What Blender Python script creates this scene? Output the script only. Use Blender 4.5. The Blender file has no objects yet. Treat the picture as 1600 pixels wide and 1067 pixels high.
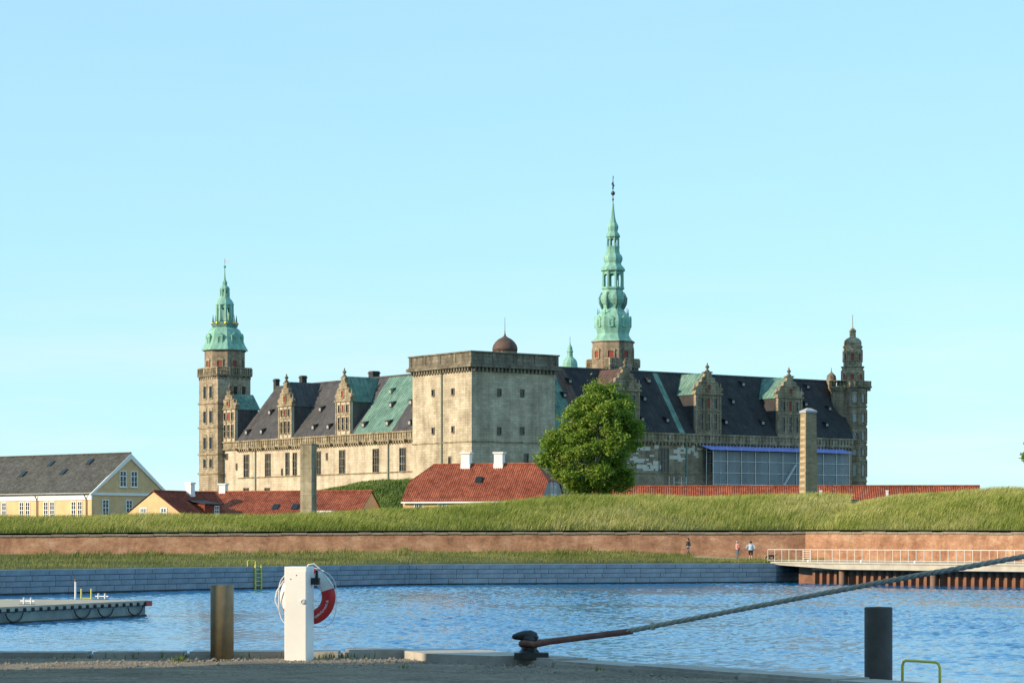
import bpy, bmesh, math, random
import numpy as np
from mathutils import Vector, Matrix
random.seed(11); rng = np.random.default_rng(11)
scn = bpy.context.scene
COL = scn.collection
R = math.radians

# ------------------------------------------------------------------ camera
F = 3946.0            # focal length in photo pixels (1600 wide)
HZ = 843.0            # horizon row
CZ = 3.8              # eye height above the water
cam = bpy.data.cameras.new('camera'); camo = bpy.data.objects.new('camera', cam); COL.objects.link(camo)
camo.location = (0, 0, CZ); camo.rotation_euler = (R(90), 0, 0)
cam.sensor_width = 36; cam.lens = 36 * F / 1600; cam.shift_y = (HZ - 533.5) / 1600
cam.clip_start = 0.5; cam.clip_end = 20000
scn.camera = camo

# ------------------------------------------------------------------ light
SUN_EL = R(20); SUN_AZ = R(68)            # azimuth measured from straight behind the camera towards the left
SH = Vector((-math.sin(SUN_AZ), -math.cos(SUN_AZ), 0))
SD = Vector((SH.x * math.cos(SUN_EL), SH.y * math.cos(SUN_EL), math.sin(SUN_EL)))
sun = bpy.data.lights.new('sun', 'SUN'); suno = bpy.data.objects.new('sun', sun); COL.objects.link(suno)
sun.energy = 5.0; sun.angle = R(0.5); sun.color = (1, 0.81, 0.56)
suno.rotation_euler = SD.to_track_quat('Z', 'Y').to_euler(); suno.location = (-60, -30, 60)
w = bpy.data.worlds.new('World'); scn.world = w; w.use_nodes = True
nt = w.node_tree; N = nt.nodes; L = nt.links
bg = N['Background']
sky = N.new('ShaderNodeTexSky'); sky.sky_type = 'NISHITA'; sky.sun_disc = False
sky.sun_elevation = SUN_EL; sky.sun_rotation = math.atan2(SD.x, SD.y)
sky.air_density = 1.0; sky.dust_density = 0.0; sky.ozone_density = 3.0
tint = N.new('ShaderNodeMix'); tint.data_type = 'RGBA'; tint.blend_type = 'MULTIPLY'; tint.inputs[0].default_value = 1
gam = N.new('ShaderNodeGamma'); gam.inputs[1].default_value = 0.36
L.new(sky.outputs[0], gam.inputs[0]); L.new(gam.outputs[0], tint.inputs[6]); tint.inputs[7].default_value = (2.98, 4.45, 5.1, 1)
# thin cloud streaks
tc = N.new('ShaderNodeTexCoord'); mp = N.new('ShaderNodeMapping'); mp.inputs['Scale'].default_value = (3, 3, 26)
L.new(tc.outputs['Generated'], mp.inputs[0])
nz = N.new('ShaderNodeTexNoise'); nz.inputs['Scale'].default_value = 2.2; nz.inputs['Detail'].default_value = 7; nz.inputs['Roughness'].default_value = 0.55
L.new(mp.outputs[0], nz.inputs['Vector'])
cr = N.new('ShaderNodeValToRGB'); cr.color_ramp.elements[0].position = 0.40; cr.color_ramp.elements[0].color = (0, 0, 0, 1)
cr.color_ramp.elements[1].position = 0.72; cr.color_ramp.elements[1].color = (0.75, 0.75, 0.75, 1)
L.new(nz.outputs['Fac'], cr.inputs[0])
cl = N.new('ShaderNodeMix'); cl.data_type = 'RGBA'; cl.blend_type = 'MIX'
sz = N.new('ShaderNodeSeparateXYZ'); L.new(tc.outputs['Generated'], sz.inputs[0])
mr = N.new('ShaderNodeMapRange'); L.new(sz.outputs[2], mr.inputs[0]); mr.inputs[1].default_value = 0.0; mr.inputs[2].default_value = 0.11; mr.inputs[3].default_value = 1.0; mr.inputs[4].default_value = 0.05
cf = N.new('ShaderNodeMath'); cf.operation = 'MULTIPLY'; L.new(cr.outputs[0], cf.inputs[0]); L.new(mr.outputs[0], cf.inputs[1])
L.new(cf.outputs[0], cl.inputs[0]); L.new(tint.outputs[2], cl.inputs[6]); cl.inputs[7].default_value = (7.6, 8.2, 8.5, 1)
L.new(cl.outputs[2], bg.inputs[0]); bg.inputs[1].default_value = 0.1
scn.view_settings.view_transform = 'Standard'; scn.view_settings.look = 'None'
scn.view_settings.exposure = 0.25; scn.view_settings.gamma = 1.0
scn.view_settings.use_curve_mapping = False
scn.cycles.use_denoising = True
scn.cycles.max_bounces = 6; scn.cycles.diffuse_bounces = 3; scn.cycles.glossy_bounces = 3; scn.cycles.transparent_max_bounces = 12
scn.cycles.caustics_reflective = False; scn.cycles.caustics_refractive = False

# ------------------------------------------------------------------ helpers
def P(px, py, Y):                      # world point on the ray through a photo pixel at depth Y
    return Vector(((px - 800) / F * Y, Y, CZ + (HZ - py) / F * Y))
def ip(x, tab):
    return float(np.interp(x, [a for a, b in tab], [b for a, b in tab]))
def tag(o, label=None, cat=None, group=None, kind=None):
    for k, val in (('label', label), ('category', cat), ('group', group), ('kind', kind)):
        if val: o[k] = val
    return o
def empty(name, loc=(0, 0, 0), rz=0, label=None, cat=None, group=None):
    o = bpy.data.objects.new(name, None); COL.objects.link(o); o.location = loc; o.rotation_euler = (0, 0, rz)
    o.empty_display_size = 0.2
    return tag(o, label, cat, group)

class MB:
    def __init__(s): s.v = []; s.f = []; s.m = []
    def pts(s, pts, mi=0, face=True):
        b = len(s.v); s.v += [tuple(p) for p in pts]
        if face: s.f.append(list(range(b, b + len(pts)))); s.m.append(mi)
        return b
    def hexa(s, p, mi=0):              # 8 points: bottom ring 0-3, top ring 4-7
        b = len(s.v); s.v += [tuple(q) for q in p]
        for q in ((3, 2, 1, 0), (4, 5, 6, 7), (0, 1, 5, 4), (1, 2, 6, 5), (2, 3, 7, 6), (3, 0, 4, 7)):
            s.f.append([b + i for i in q]); s.m.append(mi)
    def box(s, x0, x1, y0, y1, z0, z1, mi=0):
        s.hexa([(x0, y0, z0), (x1, y0, z0), (x1, y1, z0), (x0, y1, z0), (x0, y0, z1), (x1, y0, z1), (x1, y1, z1), (x0, y1, z1)], mi)
    def bar(s, a, b, wx, wz, mi=0, up=(0, 0, 1)):   # a box beam from a to b
        a = Vector(a); b = Vector(b); d = (b - a).normalized(); up = Vector(up)
        if abs(d.dot(up)) > .98: up = Vector((0, 1, 0))
        sx = d.cross(up).normalized() * wx / 2; sz = sx.cross(d).normalized() * wz / 2
        s.hexa([a - sx - sz, a + sx - sz, b + sx - sz, b - sx - sz, a - sx + sz, a + sx + sz, b + sx + sz, b - sx + sz], mi)
    def prism(s, poly, off, mi=0):     # polygon of 3D points extruded by a vector
        n = len(poly); off = Vector(off); b = len(s.v)
        s.v += [tuple(p) for p in poly] + [tuple(Vector(p) + off) for p in poly]
        s.f.append(list(range(b, b + n))); s.m.append(mi)
        s.f.append(list(range(b + 2 * n - 1, b + n - 1, -1))); s.m.append(mi)
        for i in range(n):
            j = (i + 1) % n; s.f.append([b + i, b + j, b + n + j, b + n + i]); s.m.append(mi)
    def lathe(s, cx, cy, prof, n=8, rot=0.0, mi=0, caps=True):
        b = len(s.v)
        for r, z in prof:
            for k in range(n):
                a = rot + 2 * math.pi * k / n
                s.v.append((cx + r * math.cos(a), cy + r * math.sin(a), z))
        for i in range(len(prof) - 1):
            for k in range(n):
                k2 = (k + 1) % n
                s.f.append([b + i * n + k, b + i * n + k2, b + (i + 1) * n + k2, b + (i + 1) * n + k]); s.m.append(mi)
        if caps:
            s.f.append([b + k for k in range(n)][::-1]); s.m.append(mi)
            q = b + (len(prof) - 1) * n; s.f.append([q + k for k in range(n)]); s.m.append(mi)
    def tube(s, path, rad, n=8, closed=False, mi=0):
        path = [Vector(p) for p in path]; m = len(path); b = len(s.v)
        if not hasattr(rad, '__len__'): rad = [rad] * m
        up = None
        for i in range(m):
            if closed: t = path[(i + 1) % m] - path[i - 1]
            else: t = path[min(i + 1, m - 1)] - path[max(i - 1, 0)]
            t.normalize()
            if up is None: up = Vector((0, 0, 1)) if abs(t.z) < .9 else Vector((1, 0, 0))
            x = t.cross(up)
            if x.length < 1e-4: x = t.cross(Vector((0, 1, 0)))
            x.normalize(); up = x.cross(t).normalized()
            for k in range(n):
                a = 2 * math.pi * k / n
                s.v.append(tuple(path[i] + (x * math.cos(a) + up * math.sin(a)) * rad[i]))
        for i in range(m if closed else m - 1):
            i2 = (i + 1) % m
            for k in range(n):
                k2 = (k + 1) % n
                s.f.append([b + i * n + k, b + i * n + k2, b + i2 * n + k2, b + i2 * n + k]); s.m.append(mi)
        if not closed:
            s.f.append([b + k for k in range(n)][::-1]); s.m.append(mi)
            q = b + (m - 1) * n; s.f.append([q + k for k in range(n)]); s.m.append(mi)
    def mesh(s, name, mats, smooth=False, fix=True, dz=0.0):
        me = bpy.data.meshes.new(name)
        vv = s.v if not dz else [(x, y, z + dz) for x, y, z in s.v]
        me.from_pydata(vv, [], s.f)
        if not isinstance(mats, (list, tuple)): mats = [mats]
        for m in mats: me.materials.append(m)
        me.polygons.foreach_set('material_index', s.m)
        if fix:
            bm = bmesh.new(); bm.from_mesh(me); bmesh.ops.recalc_face_normals(bm, faces=bm.faces); bm.to_mesh(me); bm.free()
        if smooth:
            me.polygons.foreach_set('use_smooth', [True] * len(me.polygons))
        me.update(); return me
    def build(s, name, mats, parent=None, smooth=False, fix=True, dz=0.0, loc=None, rz=0):
        o = bpy.data.objects.new(name, s.mesh(name, mats, smooth, fix, dz)); COL.objects.link(o); o.parent = parent
        if loc is not None: o.location = loc
        if rz: o.rotation_euler = (0, 0, rz)
        return o
def link(name, me, parent=None, loc=(0, 0, 0), rz=0, scale=None):
    o = bpy.data.objects.new(name, me); COL.objects.link(o); o.parent = parent; o.location = loc; o.rotation_euler = (0, 0, rz)
    if scale: o.scale = scale
    return o
def npmesh(name, verts, tris, quads, mat, parent=None, smooth=False):
    me = bpy.data.meshes.new(name)
    nv = len(verts); nt_ = len(tris); nq = len(quads)
    me.vertices.add(nv); me.vertices.foreach_set('co', np.asarray(verts, dtype=np.float32).ravel())
    loops = np.concatenate([np.asarray(quads, dtype=np.int32).ravel(), np.asarray(tris, dtype=np.int32).ravel()])
    me.loops.add(len(loops)); me.loops.foreach_set('vertex_index', loops)
    st = np.concatenate([np.arange(nq) * 4, nq * 4 + np.arange(nt_) * 3]).astype(np.int32)
    me.polygons.add(nq + nt_); me.polygons.foreach_set('loop_start', st)
    me.update(calc_edges=True); me.validate()
    me.materials.append(mat)
    if smooth: me.polygons.foreach_set('use_smooth', [True] * len(me.polygons))
    o = bpy.data.objects.new(name, me); COL.objects.link(o); o.parent = parent
    return o

# ------------------------------------------------------------------ materials
def newmat(name):
    m = bpy.data.materials.new(name); m.use_nodes = True
    return m, m.node_tree.nodes, m.node_tree.links, m.node_tree.nodes['Principled BSDF']
def c4(c): return (c[0], c[1], c[2], 1)
def noise(n, l, vec, scale, detail=4, rough=.55):
    t = n.new('ShaderNodeTexNoise'); t.inputs['Scale'].default_value = scale; t.inputs['Detail'].default_value = detail; t.inputs['Roughness'].default_value = rough
    if vec is not None: l.new(vec, t.inputs['Vector'])
    return t.outputs['Fac']
def ramp(n, l, fac, stops):
    t = n.new('ShaderNodeValToRGB'); e = t.color_ramp.elements
    while len(e) < len(stops): e.new(0.5)
    for el, (p, c) in zip(e, stops): el.position = p; el.color = c4(c)
    l.new(fac, t.inputs[0]); return t.outputs[0]
def mixc(n, l, fac, a, b, mode='MIX'):
    t = n.new('ShaderNodeMix'); t.data_type = 'RGBA'; t.blend_type = mode
    for sock, val in ((0, fac), (6, a), (7, b)):
        if hasattr(val, 'links'): l.new(val, t.inputs[sock])
        elif sock == 0: t.inputs[0].default_value = val
        else: t.inputs[sock].default_value = c4(val)
    return t.outputs[2]
def bump(n, l, p, h, strength, dist):
    t = n.new('ShaderNodeBump'); t.inputs['Strength'].default_value = strength; t.inputs['Distance'].default_value = dist
    l.new(h, t.inputs['Height']); l.new(t.outputs[0], p.inputs['Normal'])
def objco(n):
    return n.new('ShaderNodeTexCoord').outputs['Object']
def mapped(n, l, vec, scale=(1, 1, 1), rot=(0, 0, 0)):
    t = n.new('ShaderNodeMapping'); t.inputs['Scale'].default_value = scale; t.inputs['Rotation'].default_value = rot
    l.new(vec, t.inputs[0]); return t.outputs[0]
def plain(name, c, rough=.7, var=.25, scale=3.0, metal=0.0, spec=None, bstr=0.0):
    m, n, l, p = newmat(name)
    f = noise(n, l, objco(n), scale, 6, .6)
    col = ramp(n, l, f, [(.25, tuple(x * (1 - var) for x in c)), (.75, tuple(min(1, x * (1 + var)) for x in c))])
    l.new(col, p.inputs['Base Color']); p.inputs['Roughness'].default_value = rough; p.inputs['Metallic'].default_value = metal
    if spec is not None: p.inputs['Specular IOR Level'].default_value = spec
    if bstr: bump(n, l, p, f, bstr, .05)
    return m
def ashlar(name, c1, c2, mort, bw, bh, stain=(.5, .48, .42), stain_amt=.5, mortw=.02, streak=.4, var_scale=.25, rowoff=.5):
    """coursed masonry on upright faces: runs along x+y, courses along z"""
    m, n, l, p = newmat(name)
    oc = objco(n)
    sep = n.new('ShaderNodeSeparateXYZ'); l.new(oc, sep.inputs[0])
    ad = n.new('ShaderNodeMath'); ad.operation = 'ADD'; l.new(sep.outputs[0], ad.inputs[0]); l.new(sep.outputs[1], ad.inputs[1])
    cb = n.new('ShaderNodeCombineXYZ'); l.new(ad.outputs[0], cb.inputs[0]); l.new(sep.outputs[2], cb.inputs[1])
    br = n.new('ShaderNodeTexBrick'); l.new(cb.outputs[0], br.inputs['Vector'])
    br.inputs['Color1'].default_value = c4(c1); br.inputs['Color2'].default_value = c4(c2); br.inputs['Mortar'].default_value = c4(mort)
    br.inputs['Scale'].default_value = 1; br.inputs['Brick Width'].default_value = bw; br.inputs['Row Height'].default_value = bh
    br.inputs['Mortar Size'].default_value = mortw; br.inputs['Mortar Smooth'].default_value = .3; br.inputs['Bias'].default_value = -.1
    br.offset = rowoff
    f1 = noise(n, l, oc, var_scale, 8, .65)
    g1 = ramp(n, l, f1, [(.35, stain), (.6, (1, 1, 1))])
    col = mixc(n, l, stain_amt, br.outputs['Color'], g1, 'MULTIPLY')
    f2 = noise(n, l, mapped(n, l, oc, (.7, .7, .06)), 1.0, 6, .65)      # rain streaks run down the wall
    g2 = ramp(n, l, f2, [(.38, (.42, .40, .37)), (.56, (1, 1, 1))])
    col = mixc(n, l, streak, col, g2, 'MULTIPLY')
    f3 = noise(n, l, oc, 2.3, 5, .7)
    g3 = ramp(n, l, f3, [(.3, (.78, .78, .78)), (.7, (1.12, 1.1, 1.06))])
    col = mixc(n, l, .8, col, g3, 'MULTIPLY')
    l.new(col, p.inputs['Base Color']); p.inputs['Roughness'].default_value = .9; p.inputs['Specular IOR Level'].default_value = .2
    bump(n, l, p, br.outputs['Fac'], -.5, .03)
    return m
def metalroof(name, c1, c2, rough=.55, streak=(.6, .62, .62)):
    m, n, l, p = newmat(name)
    oc = objco(n)
    f = noise(n, l, oc, .5, 7, .65); col = ramp(n, l, f, [(.3, c1), (.7, c2)])
    f2 = noise(n, l, mapped(n, l, oc, (1.2, 1.2, .12)), 1.3, 5, .6)
    col = mixc(n, l, .6, col, ramp(n, l, f2, [(.35, streak), (.62, (1, 1, 1))]), 'MULTIPLY')
    l.new(col, p.inputs['Base Color']); p.inputs['Roughness'].default_value = rough
    p.inputs['Specular IOR Level'].default_value = .16
    return m
def glassmat(name, c=(.012, .016, .02), rough=.12):
    m, n, l, p = newmat(name)
    p.inputs['Base Color'].default_value = c4(c); p.inputs['Roughness'].default_value = rough
    return m
def tilemat(name, c1, c2, dirt=(.45, .4, .38)):
    m, n, l, p = newmat(name)
    oc = objco(n)
    v = n.new('ShaderNodeTexVoronoi'); v.inputs['Scale'].default_value = 3.2; l.new(oc, v.inputs['Vector'])
    col = ramp(n, l, v.outputs['Color'], [(.2, c1), (.8, c2)])
    f = noise(n, l, oc, .45, 7, .65)
    col = mixc(n, l, .75, col, ramp(n, l, f, [(.33, dirt), (.6, (1, 1, 1))]), 'MULTIPLY')
    l.new(col, p.inputs['Base Color']); p.inputs['Roughness'].default_value = .8; p.inputs['Specular IOR Level'].default_value = .25
    return m
M = {}
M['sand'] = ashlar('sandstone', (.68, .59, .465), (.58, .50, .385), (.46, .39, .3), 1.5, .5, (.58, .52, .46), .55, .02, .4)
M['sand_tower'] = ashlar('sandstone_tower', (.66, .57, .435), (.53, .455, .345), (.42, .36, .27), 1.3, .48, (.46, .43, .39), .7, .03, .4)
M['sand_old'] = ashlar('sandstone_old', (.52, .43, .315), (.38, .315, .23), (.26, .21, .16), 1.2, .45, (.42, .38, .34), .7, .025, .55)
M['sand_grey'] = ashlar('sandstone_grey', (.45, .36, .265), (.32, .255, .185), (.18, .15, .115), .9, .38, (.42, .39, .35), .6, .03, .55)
M['trim'] = ashlar('carved_stone', (.50, .42, .29), (.36, .30, .21), (.24, .2, .14), .7, .6, (.42, .39, .34), .7, .04, .7, .8)
M['trim_dark'] = ashlar('weathered_stone', (.30, .265, .20), (.21, .185, .145), (.12, .11, .09), 1.1, .7, (.4, .38, .36), .7, .03, .7, .6)
M['patch'] = plain('replaced_stone', (.60, .56, .48), .9, .12, 1.5)
M['lead'] = metalroof('lead_roof', (.068, .066, .070), (.125, .116, .115))
M['copper_brown'] = metalroof('brown_copper', (.10, .062, .05), (.16, .10, .08))
M['verdigris'] = metalroof('green_copper_roof', (.10, .20, .165), (.22, .36, .29), .6, (.4, .42, .42))
M['spire'] = metalroof('green_copper_spire', (.20, .43, .35), (.33, .58, .47), .6, (.42, .45, .36))
M['slate'] = metalroof('dark_metal_roof', (.034, .034, .037), (.068, .066, .067), .7)
M['glass'] = glassmat('window_glass')
M['glass_painted_sky'] = glassmat('window_glass_painted_sky', (.25, .32, .38), .08)  # sky brightness painted into the pane colour
M['redwood'] = plain('red_shutter_paint', (.27, .04, .025), .6, .2)
M['gold'] = plain('gilded_metal', (.75, .5, .12), .3, .1, 3, 1.0)
M['iron'] = plain('dark_iron', (.035, .035, .037), .5, .3, 8, .3)
M['chimney_dark'] = plain('sooty_brick', (.045, .042, .04), .9, .35, 2)
M['white'] = plain('white_paint', (.80, .80, .78), .5, .06, 2)
M['pipe'] = plain('green_downpipe', (.17, .24, .2), .6, .2)
# ------------------------------------------------------------------ water and land
m, n, l, p = newmat('harbour_water')
oc = objco(n)
p.inputs['Base Color'].default_value = (.003, .165, .39, 1); p.inputs['Specular IOR Level'].default_value = .4; p.inputs['Roughness'].default_value = .08; p.inputs['IOR'].default_value = 1.33
f1 = noise(n, l, mapped(n, l, oc, (1.0, .5, 1)), 4.5, 4, .7)
f2 = noise(n, l, mapped(n, l, oc, (1.0, .6, 1), (0, 0, .4)), .55, 3, .5)
calm = noise(n, l, mapped(n, l, oc, (.03, .016, 1), (0, 0, .2)), 1.0, 3, .5)
cm = n.new('ShaderNodeMapRange'); l.new(calm, cm.inputs[0]); cm.inputs[1].default_value = .36; cm.inputs[2].default_value = .5; cm.inputs[3].default_value = .25; cm.inputs[4].default_value = 1.0
ad = n.new('ShaderNodeMath'); ad.operation = 'MULTIPLY_ADD'; l.new(f2, ad.inputs[0]); ad.inputs[1].default_value = 1.6; l.new(f1, ad.inputs[2])
mu = n.new('ShaderNodeMath'); mu.operation = 'MULTIPLY'; l.new(ad.outputs[0], mu.inputs[0]); l.new(cm.outputs[0], mu.inputs[1])
bump(n, l, p, f1, .35, .05)
M['water'] = m
# wind ripples as real geometry over the basin, flat open water beyond and below
cols = np.linspace(-200, 1800, 580)
yy = [24.0]
while yy[-1] < 236: yy.append(yy[-1] + .085 + yy[-1] * .00125)
yy = np.array(yy)
GX = (cols[None, :] - 800) / F * yy[:, None]; GY = np.repeat(yy[:, None], len(cols), 1)
wz = np.zeros_like(GX); wr_ = np.random.default_rng(5)
for _ in range(64):
    lam = np.exp(wr_.uniform(np.log(.30), np.log(1.3))); th = R(-35) + wr_.normal(0, .55); k_ = 2 * np.pi / lam
    wz += .0058 * lam ** .9 * np.sin(k_ * (math.cos(th) * GX + math.sin(th) * GY) + wr_.uniform(0, 6.28))
gust = np.zeros_like(GX)
for _ in range(14):
    lam = wr_.uniform(9, 45); th = wr_.uniform(0, 6.28); gust += np.sin(2 * np.pi / lam * (math.cos(th) * GX + 1.0 * math.sin(th) * GY * .6) + wr_.uniform(0, 6.28)) / 14 ** .5
calm_ = np.exp(-(((GX + 13) / 9) ** 2 + ((GY - 78) / 34) ** 2))      # lee of the pontoon
amp = np.clip(.85 + .4 * gust, .3, 1.5) * (1 - .72 * calm_)
wz *= amp
nyy, nxx = GX.shape
idx = np.arange(nyy * nxx).reshape(nyy, nxx)
quads = np.stack([idx[:-1, :-1], idx[:-1, 1:], idx[1:, 1:], idx[1:, :-1]], -1).reshape(-1, 4)
wv_ = npmesh('water', np.stack([GX, GY, wz], -1).reshape(-1, 3), np.zeros((0, 3), int), quads, M['water'], None, True); wv_['kind'] = 'structure'
mb = MB(); mb.pts([(-9000, -400, -.2), (9000, -400, -.2), (9000, 16000, -.2), (-9000, 16000, -.2)])
wo = mb.build('sea', M['water'], fix=False); wo['kind'] = 'structure'

def grassmat(name, stops, scale=.25):
    m, n, l, p = newmat(name)
    oc = objco(n)
    f = noise(n, l, oc, scale, 6, .6); f2 = noise(n, l, oc, scale * 14, 3, .6)
    mm = n.new('ShaderNodeMath'); mm.operation = 'MULTIPLY_ADD'; l.new(f2, mm.inputs[0]); mm.inputs[1].default_value = .55
    l.new(f, mm.inputs[2])
    sb = n.new('ShaderNodeMath'); sb.operation = 'SUBTRACT'; l.new(mm.outputs[0], sb.inputs[0]); sb.inputs[1].default_value = .27
    col = ramp(n, l, sb.outputs[0], stops); l.new(col, p.inputs['Base Color'])
    p.inputs['Roughness'].default_value = .75; p.inputs['Specular IOR Level'].default_value = .15
    return m
M['grass_tall'] = grassmat('tall_grass', [(.25, (.13, .18, .03)), (.42, (.25, .29, .06)), (.56, (.37, .37, .11)), (.75, (.50, .46, .20))], .06)
M['grass_short'] = grassmat('short_grass', [(.28, (.085, .11, .025)), (.48, (.155, .175, .045)), (.62, (.24, .235, .08)), (.78, (.36, .32, .14))], .12)
M['soil'] = grassmat('turf_soil', [(.3, (.05, .065, .02)), (.7, (.12, .13, .05))], .4)
M['mound'] = grassmat('mown_turf', [(.3, (.08, .13, .03)), (.55, (.14, .2, .045)), (.75, (.22, .25, .08))], .15)

mb = MB(); mb.pts([(-260, 249, 4.2), (300, 249, 4.2), (300, 720, 4.2), (-260, 720, 4.2)])
go = mb.build('ground', M['soil'], fix=False); go['kind'] = 'structure'

# ---- rampart: brick retaining wall, coping, grass bank
YW = [(-140, 240), (1258, 232)]
TOPY = [(-140, 834), (0, 833), (280, 831), (660, 828.5), (1258, 828)]
BASEY = [(-140, 866), (0, 866), (280, 866), (420, 863), (900, 862), (1050, 866), (1150, 871), (1258, 874)]
CRY = [(-140, 813), (0, 813), (400, 811), (600, 804), (640, 803), (700, 796), (800, 787), (850, 783), (1000, 781), (1340, 780)]
def wall_pt(px):
    Y = ip(px, YW); return Y, CZ + (HZ - ip(px, TOPY)) / F * Y
YWR = [(1258, 232), (1760, 203)]
CRR = [(1258, 826), (1285, 808), (1322, 797), (1364, 787), (1416, 779), (1521, 773), (1600, 772), (1760, 772)]
def wall_ptR(px):
    Y = ip(px, YWR); return Y, CZ + (HZ - ip(px, [(1258, 827.5), (1600, 828.5), (1760, 829)])) / F * Y
def bankL(px, t):
    Yw, zc = wall_pt(min(px, 1258)); Yc = Yw + 15
    zcr = CZ + (HZ - ip(px, CRY)) / F * Yc
    if t <= 1: Y = Yw + .5 + t * 14.5; z = zc + (zcr - zc) * math.sin(t * math.pi / 2) ** .9
    else: Y = Yw + 15 + (t - 1) * 16; z = zcr + (4.2 - zcr) * min(1, (t - 1)) ** 1.5
    return ((px - 800) / F * Y, Y, z)
def bankR(px, t):
    Yw, zc = wall_ptR(px); Yc = Yw + 15
    zcr = CZ + (HZ - ip(px, CRR)) / F * Yc
    if t <= 1: Y = Yw + .5 + t * 14.5; z = zc + (zcr - zc) * math.sin(t * math.pi / 2) ** .9
    else: Y = Yw + 15 + (t - 1) * 16; z = zcr + (4.2 - zcr) * min(1, (t - 1)) ** 1.5
    return ((px - 800) / F * Yw + (px - 800) / F * (Y - Yw) * .6, Y, z)
def sheet(fn, xs, ts, name, mat):
    mb = MB(); nx, nt2 = len(xs), len(ts)
    mb.v = [fn(x, t) for x in xs for t in ts]
    for i in range(nx - 1):
        for j in range(nt2 - 1):
            mb.f.append([i * nt2 + j, (i + 1) * nt2 + j, (i + 1) * nt2 + j + 1, i * nt2 + j + 1]); mb.m.append(0)
    o = mb.build(name, mat, None, True); o['kind'] = 'structure'; return o
ts = [i / 10 for i in range(11)] + [1.2, 1.5, 1.8, 2.0]
sheet(bankL, list(range(-700, 1341, 20)), ts, 'rampart_bank', M['soil'])
sheet(bankR, list(range(1258, 1761, 12)), ts, 'bastion_bank', M['soil'])

def brickmat(name, dark):
    m, n, l, p = newmat(name)
    oc = objco(n)
    br = ashlar  # courses are finer than a pixel here; colour patches carry the wall
    f = noise(n, l, mapped(n, l, oc, (1, 1, 1.6)), .45, 10, .8)
    col = ramp(n, l, f, [(.3, (.15, .09, .06)), (.43, (.32, .17, .105)), (.55, (.43, .25, .16)), (.66, (.53, .37, .26)), (.78, (.62, .53, .43))])
    f2 = noise(n, l, mapped(n, l, oc, (.5, .5, .07)), .9, 6, .7)
    col = mixc(n, l, .55, col, ramp(n, l, f2, [(.34, (.45, .42, .38)), (.55, (1, 1, 1))]), 'MULTIPLY')
    f3 = noise(n, l, mapped(n, l, oc, (1, 1, 2.5)), 3.5, 4, .8)
    col = mixc(n, l, .7, col, ramp(n, l, f3, [(.3, (.62, .6, .58)), (.7, (1.2, 1.15, 1.1))]), 'MULTIPLY')
    l.new(col, p.inputs['Base Color']); p.inputs['Roughness'].default_value = .92; p.inputs['Specular IOR Level'].default_value = .15
    bump(n, l, p, f3, .4, .05)
    return m
M['brick'] = brickmat('old_red_brick', 0)
M['coping'] = plain('grey_coping_stone', (.21, .18, .14), .9, .35, 1.2)
def wall_run(fn, xs, name, label):
    root_p = P(xs[0], HZ, fn(xs[0])[0])
    r = empty(name, (root_p.x, root_p.y, 1.0), 0, label, 'wall')
    mb = MB(); ring = []
    for x in xs:
        Y, z = fn(x); X = (x - 800) / F * Y
        ring.append([(X - root_p.x, Y - .45 - root_p.y, 0), (X - root_p.x, Y - root_p.y, z - 1.35), (X - root_p.x, Y + .9 - root_p.y, z - 1.35), (X - root_p.x, Y + .9 - root_p.y, 0)])
    for i in range(len(ring) - 1):
        mb.hexa([ring[i][0], ring[i + 1][0], ring[i + 1][3], ring[i][3], ring[i][1], ring[i + 1][1], ring[i + 1][2], ring[i][2]])
    mb.build('brick_face', M['brick'], r)
    for i in range(len(xs) - 1):                      # coping stones, one by one
        k = max(1, int((xs[i + 1] - xs[i]) / 16))
        for j in range(k):
            xa = xs[i] + (xs[i + 1] - xs[i]) * j / k + .25; xb = xs[i] + (xs[i + 1] - xs[i]) * (j + 1) / k - .25
            q = []
            for x in (xa, xb):
                Y, z = fn(x); X = (x - 800) / F * Y; q.append((X - root_p.x, Y - root_p.y, z - 1.0))
            dz = random.uniform(-.03, .03); h = .2
            mb = MB(); (ax, ay, az), (bx, by, bz) = q
            mb.hexa([(ax, ay - .14, az - .35 + dz), (bx, by - .14, bz - .35 + dz), (bx, by + .8, bz - .35 + dz), (ax, ay + .8, az - .35 + dz), (ax, ay - .14, az - .35 + h + dz), (bx, by - .14, bz - .35 + h + dz), (bx, by + .8, bz - .35 + h + dz), (ax, ay + .8, az - .35 + h + dz)])
            mb.build('coping_stone', M['coping'], r)
    return r
wall_run(wall_pt, [-700, -420] + list(range(-200, 1240, 40)) + [1258], 'brick_wall', 'long weathered red brick rampart wall below the tall grass')
wall_run(wall_ptR, list(range(1258, 1760, 36)), 'brick_wall', 'brighter brick bastion wall behind the bridge railing')

# ---- far quay: granite wall of blocks, turf strip, path
QP = [(-686, 132), (0, 172), (640, 211.5), (1213, 223)]
QZ = 1.75
def QY(px):
    for (xa, ya), (xb, yb) in zip(QP[:-1], QP[1:]):
        if px <= xb or (xb, yb) == QP[-1]:
            ka, kb, k = (xa - 800) / F, (xb - 800) / F, (px - 800) / F
            ax, bx = ka * ya, kb * yb; dx, dy = bx - ax, yb - ya
            t = (k * ya - ax) / (dx - k * dy); return ya + dy * t
def strip(px, t):
    Yq = QY(px); Yw = ip(px, YW) + .2; Y = Yq + .35 + t * (Yw - Yq - .35)
    zb = CZ + (HZ - ip(px, BASEY)) / F * Yw
    z = QZ - .03 + (zb - QZ + .03) * (t ** .6 if px > 560 else t ** 1.0)
    return ((px - 800) / F * Y, Y, z)
sheet(strip, list(range(-680, 1300, 20)), [0, .03, .08, .15, .25, .4, .55, .7, .85, 1], 'turf_strip', M['soil'])
m, n, l, p = newmat('quay_granite'); oc = objco(n)
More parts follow.
